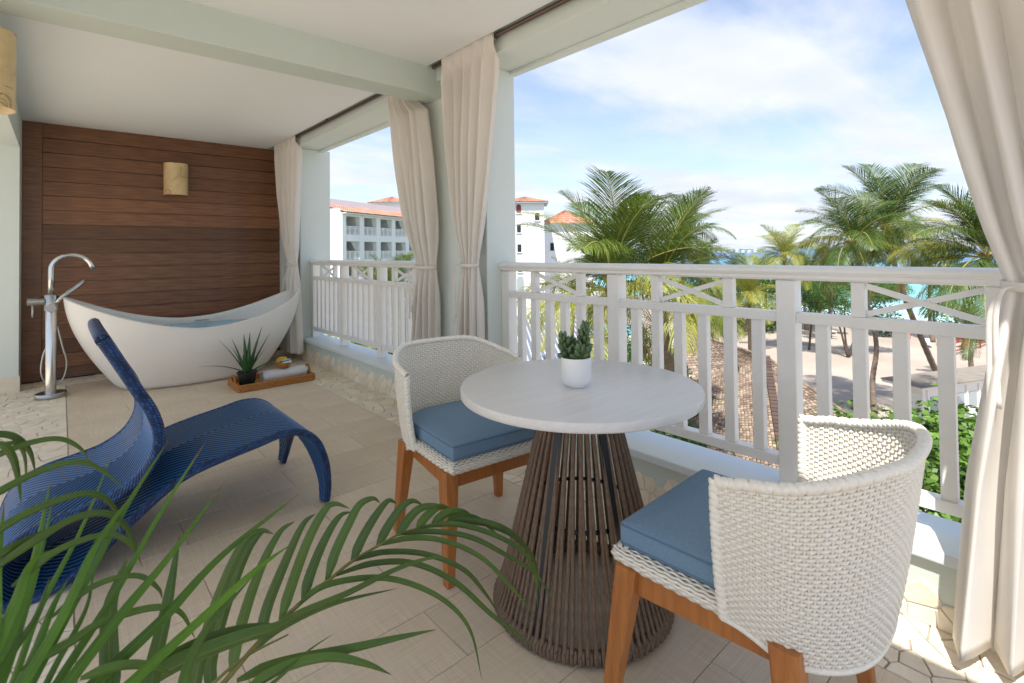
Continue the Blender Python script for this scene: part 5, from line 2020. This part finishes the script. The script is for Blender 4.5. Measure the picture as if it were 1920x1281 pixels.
# distant greenery along the beach
far_bl = []
for i in range(46):
    px = 1300 + i * 13 + R.uniform(-6, 6)
    d = R.uniform(58, 88)
    c_ = at(px, R.uniform(520, 545), depth=d)
    if c_.x > 92: continue
    far_bl.append((tuple(c_), (R.uniform(1.6, 3.2), R.uniform(1.6, 3.2), R.uniform(1.2, 2.2))))
    far_bl.append(((c_.x, c_.y, -8), (1.6, 1.6, 1.8)))
if far_bl:
    tag(leaf_cloud('beach_vegetation', 'bush_dark', None, far_bl, 30000, .2, (0, 0, 0), 77, .4), 'band of sea-grape scrub between the beach and the water', 'vegetation', kind='stuff')

# ---- brown shingle roof and white metal roof
def shingle_patch(P00, P10, P11, P01, nu, nv, m, name, parent, org, th=.03, seed=1, dx=.84):
    """P00-P10 top edge, P01-P11 bottom edge"""
    rs = random.Random(seed)
    P00, P10, P11, P01 = [Vector(p) for p in (P00, P10, P11, P01)]
    nrm = ((P10 - P00).cross(P01 - P00) + (P11 - P10).cross(P01 - P11) * 0)
    if nrm.length < 1e-6: nrm = (P11 - P00).cross(P01 - P00)
    nrm.normalize()
    if nrm.z < 0: nrm = -nrm
    mb = MB()
    f = lambda u, v: P00.lerp(P10, u).lerp(P01.lerp(P11, u), v) - org
    # deck
    k = len(mb.v)
    mb.v += [tuple(f(0, 0) - nrm * .02), tuple(f(1, 0) - nrm * .02), tuple(f(1, 1) - nrm * .02), tuple(f(0, 1) - nrm * .02)]
    mb.f.append((k, k + 1, k + 2, k + 3))
    for j in range(nv):
        v0, v1 = j / nv, (j + 1.25) / nv
        wid = ((f(1, min(1, v0)) - f(0, min(1, v0))).length)
        full = max((P10 - P00).length, (P11 - P01).length)
        nn = max(1, int(nu * wid / full))
        for i in range(nn):
            u0 = (i + rs.uniform(-.03, .03)) / nn; u1 = u0 + dx / nn
            if u1 > 1.001: u1 = 1.0
            a, b, c, d = f(u0, v0), f(u1, v0), f(u1, min(v1, 1.01)), f(u0, min(v1, 1.01))
            lift = th * rs.uniform(.8, 1.5); k = len(mb.v)
            t0 = nrm * th * .15; t1 = nrm * lift
            mid0 = (a + b) / 2 + nrm * (th * .5); mid1 = (c + d) / 2 + nrm * (lift + th * .5)
            mb.v += [tuple(a + t0), tuple(mid0), tuple(b + t0), tuple(c + t1), tuple(mid1), tuple(d + t1), tuple(c - nrm * .01), tuple(d - nrm * .01)]
            mb.f += [(k, k + 1, k + 4, k + 5), (k + 1, k + 2, k + 3, k + 4), (k + 5, k + 4, k + 3, k + 6, k + 7)]
    o = mb.obj(name, m, parent)
    o['kind'] = 'stuff'
    return o


A = at(1437, 672, z=-4.0); B = at(1268, 616, z=-4.0)
C1 = at(1478, 925, z=-7.2); C2 = at(1255, 860, z=-7.2); C3 = at(1705, 862, z=-7.2); V = at(1300, 722, z=-5.4)
rf = thing('pavilion', tuple(Vector((A.x, A.y, GZ))), 'beach pavilion with a weathered brown shingle hip roof below the balcony', 'building')
ro = Vector((A.x, A.y, GZ))
shingle_patch(B, A, A, V, 40, 22, 'shingle', 'upper_shingles', rf, ro, seed=2)
shingle_patch(V, A, C1, C2, 34, 48, 'shingle', 'front_shingles', rf, ro, seed=3)
shingle_patch(A, A + Vector((.01, 0, 0)), C3, C1, 30, 46, 'shingle', 'side_shingles', rf, ro, seed=4)
hp = MB()
for i in range(34):
    a_, b_ = A.lerp(C1, i / 34), A.lerp(C1, (i + 1.1) / 34)
    hp.bar(a_ - ro + Vector((0, 0, .09)), b_ - ro + Vector((0, 0, .12)), .30, .10)
tag(hp.obj('hip_tiles', 'ridge', rf), kind='stuff')
hp = MB()
for (p_, q_) in ((A, B), (A, C3)):
    for i in range(30):
        hp.bar(p_.lerp(q_, i / 30) - ro + Vector((0, 0, .05)), p_.lerp(q_, (i + 1.05) / 30) - ro + Vector((0, 0, .07)), .2, .07)
tag(hp.obj('ridge_tiles', 'shingle', rf), kind='stuff')
cen_ = (C1 + C2 + C3 + V) / 4
wl = MB()
for (p_, q_) in ((C2.lerp(cen_, .15), C1.lerp(cen_, .15)), (C1.lerp(cen_, .15), C3.lerp(cen_, .15))):
    wl.bar(Vector((p_.x, p_.y, -8.7)) - ro, Vector((q_.x, q_.y, -8.7)) - ro, .2, 2.6)
wl.obj('wall', 'shed_white', rf)

R1, R2, R3, R4 = at(860, 604, z=-5.2), at(1084, 585, z=-5.2), at(1158, 672, z=-6.8), at(930, 706, z=-6.8)
mo = Vector((R3.x, R3.y, GZ))
mr_ = thing('restaurant', tuple(mo), 'low garden building with a pale ribbed metal roof and dark open front', 'building')
nrm = (R2 - R1).cross(R4 - R1).normalized()
if nrm.z < 0: nrm = -nrm
mb = MB()
q = [p - mo for p in (R1, R2, R3, R4)]
mb.v = [tuple(p) for p in q] + [tuple(p - nrm * .08) for p in q]
mb.f = [(0, 1, 2, 3), (7, 6, 5, 4), (0, 4, 5, 1), (1, 5, 6, 2), (2, 6, 7, 3), (3, 7, 4, 0)]
mb.obj('roof_deck', 'roof_pan', mr_)
rib = None
NRB = 34
d0 = (R3 - R2)
ribm = MB().bar((0, 0, 0), tuple((R3 - R2)), .10, .16, up=tuple(nrm)).mesh('roof_rib', 'roof_metal')
for i in range(NRB + 1):
    p = R1.lerp(R2, i / NRB) - mo + nrm * .085
    place(ribm, 'roof_rib', mr_, tuple(p))
ridge = MB().bar(R1 - mo + nrm * .1, R2 - mo + nrm * .1, .4, .1, up=tuple(nrm)); ridge.obj('ridge_cap', 'roof_metal', mr_)
R3i, R4i = R3 + (R2 - R3) * .12, R4 + (R1 - R4) * .12
MB().bar(Vector((R3i.x, R3i.y, -7.2)) - mo, Vector((R4i.x, R4i.y, -7.2)) - mo, .2, .5).obj('fascia', 'shed_white', mr_)
MB().bar(Vector((R2.x, R2.y, -8.2)) - mo, Vector((R3i.x, R3i.y, -8.2)) - mo, .2, 3.4).obj('end_wall', 'shed_white', mr_)
MB().bar(R2.lerp(R3, .5) * 1 - mo + Vector((0, 0, -3.4)) , R1.lerp(R4, .5) - mo + Vector((0, 0, -3.4)), .2, 3.2).obj('back_wall', 'dark_void', mr_)  # near-black colour stands in for the shade inside the open front
for i in range(7):
    p = R3i.lerp(R4i, i / 6.0)
    MB().box(-.12, .12, -.12, .12, 0, 2.6).obj('post', 'shed_white', mr_).location = (p.x - mo.x, p.y - mo.y, 0)

# ---- white shed near the right curtain
W1 = at(1692, 722, z=-6.6); W2 = at(1862, 700, z=-6.6)
dr = (W2 - W1); dr.z = 0; Ls = dr.length * 1.25; ang = math.atan2(dr.y, dr.x)
W1 = W1 + Vector((-math.sin(ang), math.cos(ang), 0)) * 3.2 + Vector((math.cos(ang), math.sin(ang), 0)) * 1.9
sh = thing('white_shed', (W1.x, W1.y, GZ), 'flat-roofed white boarded hut beyond the bushes at the right', 'hut', rz=ang)
MB().box(0, Ls, -3.0, -1.3, 0, 2.94).obj('wall', 'shed_white', sh)
MB().box(-.6, Ls + .5, -3.4, -1.0, 3.12, 3.2, .02).obj('roof', 'felt', sh)
MB().box(-.5, Ls + .4, -3.3, -1.1, 2.95, 3.11, .01).obj('roof_trim', 'shed_white', sh)
MB().box(-.55, Ls + .45, -1.09, -1.04, 2.98, 3.1).obj('gutter', 'shed_white', sh)
for i in range(9):
    x = .4 + i * (Ls - .8) / 8
    MB().box(-.07, .07, -3.07, -2.995, .05, 2.94).obj('pilaster', 'shed_white', sh).location = (x, 0, 0)
    if i < 8:
        MB().box(-.32, .32, -3.05, -3.0, 1.5, 2.4).obj('window', 'hotel_inner' if i not in (5,) else 'red_paint', sh).location = (x + (Ls - .8) / 16, 0, 0)
# which long side faces the balcony?
# ---- beach things near the curtain: red beds and a rust-brown rail fence
fb = gnd(1790, 668); fe = gnd(1880, 640)
ft = thing('beach_fence', (fb.x, fb.y, GZ), 'rust-brown three-rail fence on the sand left of the right curtain', 'fence')
for i in range(5):
    p = fb.lerp(fe, i / 4) - fb
    MB().box(-.06, .06, -.06, .06, 0, 1.5).obj('post', 'rust_wood', ft).location = (p.x, p.y, 0)
for z in (.5, .9, 1.3):
    MB().bar((0, 0, z), (fe.x - fb.x, fe.y - fb.y, z), .06, .10).obj('rail', 'rust_wood', ft)


def lounger_out(px, py, label, cm, rz):
    p = gnd(px, py)
    t = thing('beach_lounger', tuple(p), label, 'lounger', 'sun beds on the beach', rz)
    MB().box(-.32, .32, -.6, .9, .28, .38, .03).obj('seat', cm, t)
    MB().bar((0, -.6, .34), (0, -1.15, .72), .64, .08).obj('backrest', cm, t)
    for x in (-.27, .27):
        for y in (-.5, .8):
            MB().box(x - .025, x + .025, y - .025, y + .025, 0, .29).obj('leg', 'white', t)
    return t


for i, (px, py, lb, cm) in enumerate(((1795, 642, 'red sun bed on the sand, left of the fence', 'red_paint'), (1808, 655, 'red sun bed nearest the fence', 'red_paint'), (1700, 640, 'dark sun bed on the sand between two balusters', 'rust_wood'),
                                       (1740, 650, 'sun bed left of the red ones', 'shed_white'), (1560, 625, 'white sun bed near the leaning trunk', 'shed_white'), (1660, 622, 'sun bed closest to the water', 'shed_white'))):
    lounger_out(px, py, lb, cm, rad(70 + i * 13))


def parasol(px, py, z, label, m, r=1.5):
    p = gnd(px, py)
    t = thing('parasol', tuple(p), label, 'parasol', 'blue parasols by the pool')
    MB().tube([(0, 0, 0), (0, 0, 2.5)], .03, 8).obj('pole', 'white', t, smooth='all')
    mb = MB(); mb.v = [(0, 0, 2.75)] + [(r * math.cos(a * math.pi / 4), r * math.sin(a * math.pi / 4), 2.15) for a in range(8)]
    mb.f = [(0, 1 + a, 1 + (a + 1) % 8) for a in range(8)]
    mb.obj('canopy', m, t)


parasol(1094, 625, 0, 'blue parasol left of the thick post behind the table plant', 'blue_canvas_out', 1.6)
parasol(1118, 615, 0, 'blue parasol farther back beside the pool', 'blue_canvas_out', 1.4)
parasol(1085, 612, 0, 'blue parasol behind the end of the ribbed roof', 'blue_canvas_out', 1.4)

# ---- the hotel wing seen through the far bay
U = Vector((.897, .442, 0)).normalized(); NN = Vector((.442, -.897, 0)).normalized()
P0 = at(645, 478, depth=60); P0.z = GZ
hang = math.atan2(U.y, U.x)
ho = thing('hotel_wing', tuple(P0), 'white hotel wing with rows of recessed balconies and a terracotta eave', 'building', rz=hang)
# local: x along the facade, -y outward (towards us)
PITCH_B, OPW = 3.3, 2.45
NB = 9
floors = [(.5, 2.65), (3.5, 5.65), (-2.5, -.35), (-5.5, -3.35), (-8.5, -6.35)]
wallm = MB()
EAVE = 5.95 - GZ
for i in range(NB + 1):
    x = -1.0 + .7 + i * PITCH_B - .0
    x0 = i * PITCH_B - (.25 if i == 0 else (PITCH_B - OPW) / 2) ; x1 = i * PITCH_B + (PITCH_B - OPW) / 2
    wallm.box(x0, x1, -.0, 2.6, 0, EAVE)
zs_ = sorted(floors)
prev = 0
for (a, b) in zs_:
    wallm.box(.2, NB * PITCH_B, .02, 2.58, prev, a - GZ - .0)
    prev = b - GZ
wallm.box(.2, NB * PITCH_B, .02, 2.58, prev, EAVE - .01)
wallm.box(0, NB * PITCH_B, 2.6, 9, 0, EAVE + .9)
wallm.box(-.25, NB * PITCH_B + .2, 3.0, 9, EAVE + .9, EAVE + 2.0)
wallm.obj('wall', 'hotel_white', ho)
bal_me = MB()
bal_me.box(-OPW / 2, OPW / 2, -.03, .03, .92, .99).box(-OPW / 2, OPW / 2, -.02, .02, .08, .13).box(-OPW / 2, OPW / 2, -.02, .02, .72, .76)
for k in range(17):
    x = -OPW / 2 + OPW * k / 16
    bal_me.box(x - .025, x + .025, -.018, .018, .13, .92)
for k in (0, 5, 11, 16):
    x = -OPW / 2 + OPW * k / 16
    bal_me.box(x - .06, x + .06, -.028, .028, 0, .92)
bal_me = bal_me.mesh('balcony_railing', 'white')
glass_me = MB().box(-.75, .75, -.02, .0, 0, 1.95).mesh('balcony_door', 'hotel_glass')
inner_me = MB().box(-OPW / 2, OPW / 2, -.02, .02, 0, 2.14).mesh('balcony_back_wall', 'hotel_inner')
cur = MB()
rows = []
for z, w in ((0, .42), (.5, .36), (1.0, .22), (1.5, .4), (2.12, .62)):
    rows.append([(w * j / 12, .05 * math.sin(j * 2.1), z) for j in range(13)])
cur.grid(rows); cur_me = cur.mesh('balcony_curtain', 'curtain')
chair_me = MB()
for dx in (-.45, .45):
    chair_me.box(dx - .25, dx + .25, -.25, .25, .40, .46).box(dx - .25, dx + .25, .2, .26, .46, .95)
    for a in (-.22, .22):
        chair_me.box(dx + a - .02, dx + a + .02, -.22, -.18, 0, .4).box(dx + a - .02, dx + a + .02, .18, .22, 0, .4)
chair_me.box(-.08, .08, -.3, .3, .55, .6).box(-.03, .03, -.03, .03, 0, .55)
chair_me = chair_me.mesh('balcony_chairs', 'black_plastic')
for fi, (a, b) in enumerate(floors):
    for i in range(NB):
        x = i * PITCH_B + PITCH_B / 2; z = a - GZ
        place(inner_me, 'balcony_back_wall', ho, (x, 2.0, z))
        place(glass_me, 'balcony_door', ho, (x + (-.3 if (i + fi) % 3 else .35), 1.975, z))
        place(bal_me, 'balcony_railing', ho, (x, .12, z))
        if a > -3:
            place(chair_me, 'balcony_chairs', ho, (x - .2, 1.2, z + .01), (0, 0, R.uniform(-.4, .4)))
        s_ = R.choice((1, 1, 2.0, .8))
        place(cur_me, 'balcony_curtain', ho, (x + OPW / 2, .35, z), (0, 0, math.pi), (s_, 1, 1))
        if R.random() < .5: place(cur_me, 'balcony_curtain', ho, (x - OPW / 2, .35, z), (0, 0, 0), (.8, 1, 1))
# tiled eave
def barrel_roof(P, name, par, n, org, m='terracotta'):
    """rows of half-round tiles running from the top edge (P0-P1) to the bottom edge (P3-P2)"""
    a, b, c, d = [Vector(p) for p in P]
    nr_ = (b - a).cross(d - a).normalized()
    if nr_.z < 0: nr_ = -nr_
    mb = MB()
    for i in range(n):
        u0, u1 = i / n, (i + 1) / n
        top = [a.lerp(b, u) for u in (u0, (u0 * .75 + u1 * .25), (u0 + u1) / 2, (u0 * .25 + u1 * .75), u1)]
        bot = [d.lerp(c, u) for u in (u0, (u0 * .75 + u1 * .25), (u0 + u1) / 2, (u0 * .25 + u1 * .75), u1)]
        hgt = (0, .09, .12, .09, 0)
        segs = 6
        for s in range(segs):
            v0, v1 = s / segs, (s + 1) / segs
            r0 = [tuple(t_.lerp(b_, v0) + nr_ * h for t_, b_, h in zip(top, bot, hgt)) for _ in (0,)] if 0 else [tuple(t_.lerp(b_, v0) + nr_ * h * .8) for t_, b_, h in zip(top, bot, hgt)]
            r1 = [tuple(t_.lerp(b_, v1) + nr_ * (h + .03)) for t_, b_, h in zip(top, bot, hgt)]
            mb.grid([r0, r1])
    o = mb.obj(name, m, par)
    o['kind'] = 'stuff'
    return o


XE = NB * PITCH_B + .6
barrel_roof([(-.3, 3.0, EAVE + 1.15), (XE, 3.0, EAVE + 1.15), (XE, -.7, EAVE + .12), (-.3, -.7, EAVE + .12)], 'eave_tiles', ho, 88, None)
MB().box(-.3, XE, -.6, 3.0, EAVE - .02, EAVE + .08).obj('eave_soffit', 'hotel_white', ho)
for i in range(40):
    MB().box(-.05, .05, -.55, -.02, EAVE - .14, EAVE - .03).obj('rafter_end', 'hotel_white', ho).location = (.2 + i * .74, 0, 0)
# side return and the recessed left part
sw = MB().box(-.26, -.005, .3, 14, 0, EAVE + .6); sw.obj('side_wall', 'hotel_white', ho)
lf = MB()
lf.box(-14, -.3, 4.0, 9, 0, EAVE + .4)
lf.obj('left_wing_wall', 'hotel_white', ho)
for k in range(4):
    for i in range(3):
        MB().box(-.5, .5, 3.95, 4.0, .6 + 3 * k + .6, 3 * k + 2.9).obj('window', 'hotel_inner', ho).location = (-1.6 - 3 * i, 0, 0)
barrel_roof([(-14, 5.0, EAVE + .9), (-.3, 5.0, EAVE + .9), (-.3, 3.3, EAVE - .1), (-14, 3.3, EAVE - .1)], 'left_eave_tiles', ho, 50, None)
barrel_roof([(-14, 9.0, EAVE + 3.4), (-.3 + 6, 9.0, EAVE + 3.2), (-.3 + 6, 6.5, EAVE + 2.0), (-14, 6.5, EAVE + 2.0)], 'upper_tiles', ho, 50, None)


def hip_roof(name_par, cx_, cy_, hw, hd, z0, z1, rz_, lab, cat, wall_h, base_z, m='terracotta', windows=()):
    t = thing(name_par, (cx_, cy_, base_z), lab, cat, rz=rz_)
    zz0 = z0 - base_z; zz1 = z1 - base_z
    MB().box(-hw, hw, -hd, hd, 0, zz0).obj('wall', 'hotel_white', t)
    e = .7
    c4 = [(-hw - e, -hd - e), (hw + e, -hd - e), (hw + e, hd + e), (-hw - e, hd + e)]
    ap_ = (0, 0, zz1)
    for i in range(4):
        a = c4[i]; b = c4[(i + 1) % 4]
        barrel_roof([ap_, (ap_[0] + .001, ap_[1], ap_[2]), (b[0], b[1], zz0), (a[0], a[1], zz0)], 'roof_slope', t, 26, None, m)
    MB().box(-hw - e, hw + e, -hd - e, hd + e, zz0 - .16, zz0 - .03).obj('eave_board', 'hotel_inner', t)
    for (x, z, w, h, arch_, mm) in windows:
        mb = MB(); z -= base_z
        if arch_:
            pts = [(x - w / 2, z), (x + w / 2, z), (x + w / 2, z + h - w / 2)] + [(x + w / 2 * math.cos(a), z + h - w / 2 + w / 2 * math.sin(a)) for a in [math.pi * k / 10 for k in range(1, 10)]] + [(x - w / 2, z + h - w / 2)]
        else:
            pts = [(x - w / 2, z), (x + w / 2, z), (x + w / 2, z + h), (x - w / 2, z + h)]
        n_ = len(pts)
        mb.v = [(p[0], -hd - .06, p[1]) for p in pts] + [(p[0], -hd + .1, p[1]) for p in pts]
        mb.f = [tuple(range(n_))] + [(i, (i + 1) % n_, (i + 1) % n_ + n_, i + n_) for i in range(n_)]
        mb.obj('window', mm, t)
        MB().box(x - w / 2 - .15, x + w / 2 + .15, -hd - .18, -hd - .005, z - .14, z - .02).obj('window_sill', 'hotel_white', t)
    return t


# tower: its visible wall faces the balcony
Tc = at(985, 472, depth=80); Tr = at(1021, 472, depth=80)
view_az = math.atan2(Tc.y, Tc.x)
rzT = view_az - math.pi / 2
zt_ = at(985, 379, depth=80).z
w_m = 80 / 955


def tw_x(px): return (px - 985) * w_m


def tw_z(py): return at(985, py, depth=80).z


hw_t = (1021 - 949) / 2 * w_m
hip_roof('hotel_tower', Tc.x + Tc.normalized().x * 3, Tc.y + Tc.normalized().y * 3, hw_t, 3.0, zt_, tw_z(366), rzT, 'square white hotel tower with a low terracotta cap beside the column', 'tower', 0, GZ,
         windows=[(tw_x(973.5), tw_z(399), .75, 1.35, True, 'shutter'), (tw_x(1008), tw_z(413.5), .72, 1.2, True, 'hotel_glass'), (tw_x(973.5), tw_z(436), .62, 1.15, False, 'hotel_glass'),
                  (tw_x(974), tw_z(472.5), .62, 1.2, False, 'hotel_glass'), (tw_x(975), tw_z(549), 1.1, 2.6, True, 'hotel_inner'), (tw_x(975), tw_z(510), .7, 1.2, False, 'hotel_glass')])
wc = at(1060, 472, depth=90)
hip_roof('hotel_block', wc.x, wc.y, 4.4, 3.6, at(1060, 419, depth=86).z, at(1045, 395, depth=90).z, rzT + .1, 'white hotel block with a terracotta roof right of the tower, half behind the palm', 'building', 0, GZ,
         windows=[(-2.9, at(1045, 470, depth=86).z, .6, 1.3, False, 'hotel_glass')])
pc = at(736, 470, depth=95)
hip_roof('roof_pavilion', pc.x, pc.y, 2.9, 2.9, at(736, 383, depth=95).z, at(736, 370, depth=95).z, rzT, 'small terracotta pyramid roof rising above the hotel wing', 'roof lantern', 0, 4.0)
pg = at(650, 470, depth=82)
pt = thing('roof_pergola', (pg.x, pg.y, 7.0), 'dark wooden pergola on the hotel roof', 'pergola', rz=hang)
for i in range(9):
    MB().box(-.08, .08, -1.3, 1.3, 2.0, 2.15).obj('rafter', 'rust_wood', pt).location = (-2.4 + i * .6, 0, 0)
for y in (-1.1, 1.1):
    MB().box(-2.8, 2.8, y - .08, y + .08, 1.85, 2.0).obj('beam', 'rust_wood', pt)
    for x in (-2.5, 2.5):
        MB().box(x - .08, x + .08, y - .08, y + .08, 0, 1.85).obj('post', 'rust_wood', pt)

# ---- far coast on the horizon
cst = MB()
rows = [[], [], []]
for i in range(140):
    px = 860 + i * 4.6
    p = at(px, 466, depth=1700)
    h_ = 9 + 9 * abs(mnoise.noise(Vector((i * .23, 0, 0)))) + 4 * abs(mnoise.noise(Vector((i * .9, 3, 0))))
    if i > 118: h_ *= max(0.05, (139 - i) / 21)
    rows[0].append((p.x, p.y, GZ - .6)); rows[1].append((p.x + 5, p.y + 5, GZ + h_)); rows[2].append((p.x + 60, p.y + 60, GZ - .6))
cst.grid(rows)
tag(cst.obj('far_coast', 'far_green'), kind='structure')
for i in range(12):
    px = 1302 + i * 11.5 + R.uniform(-2, 2)
    p = at(px, 466, depth=R.uniform(1600, 1690))
    w = R.uniform(5, 11); h_ = R.uniform(5, 10)
    o = MB().box(-w / 2, w / 2, -5, 5, 0, h_ * .75).add([(-w / 2 - 1, -6, h_ * .75), (w / 2 + 1, -6, h_ * .75), (w / 2 + 1, 6, h_ * .75), (-w / 2 - 1, 6, h_ * .75), (-w * .2, 0, h_), (w * .2, 0, h_)], [(0, 1, 5, 4), (1, 2, 5), (2, 3, 4, 5), (3, 0, 4)]).obj('coast_house', 'shed_white')
    o.location = (p.x, p.y, GZ)
    tag(o, 'tiny white house on the far coast under the horizon', 'house', 'houses on the far coast')
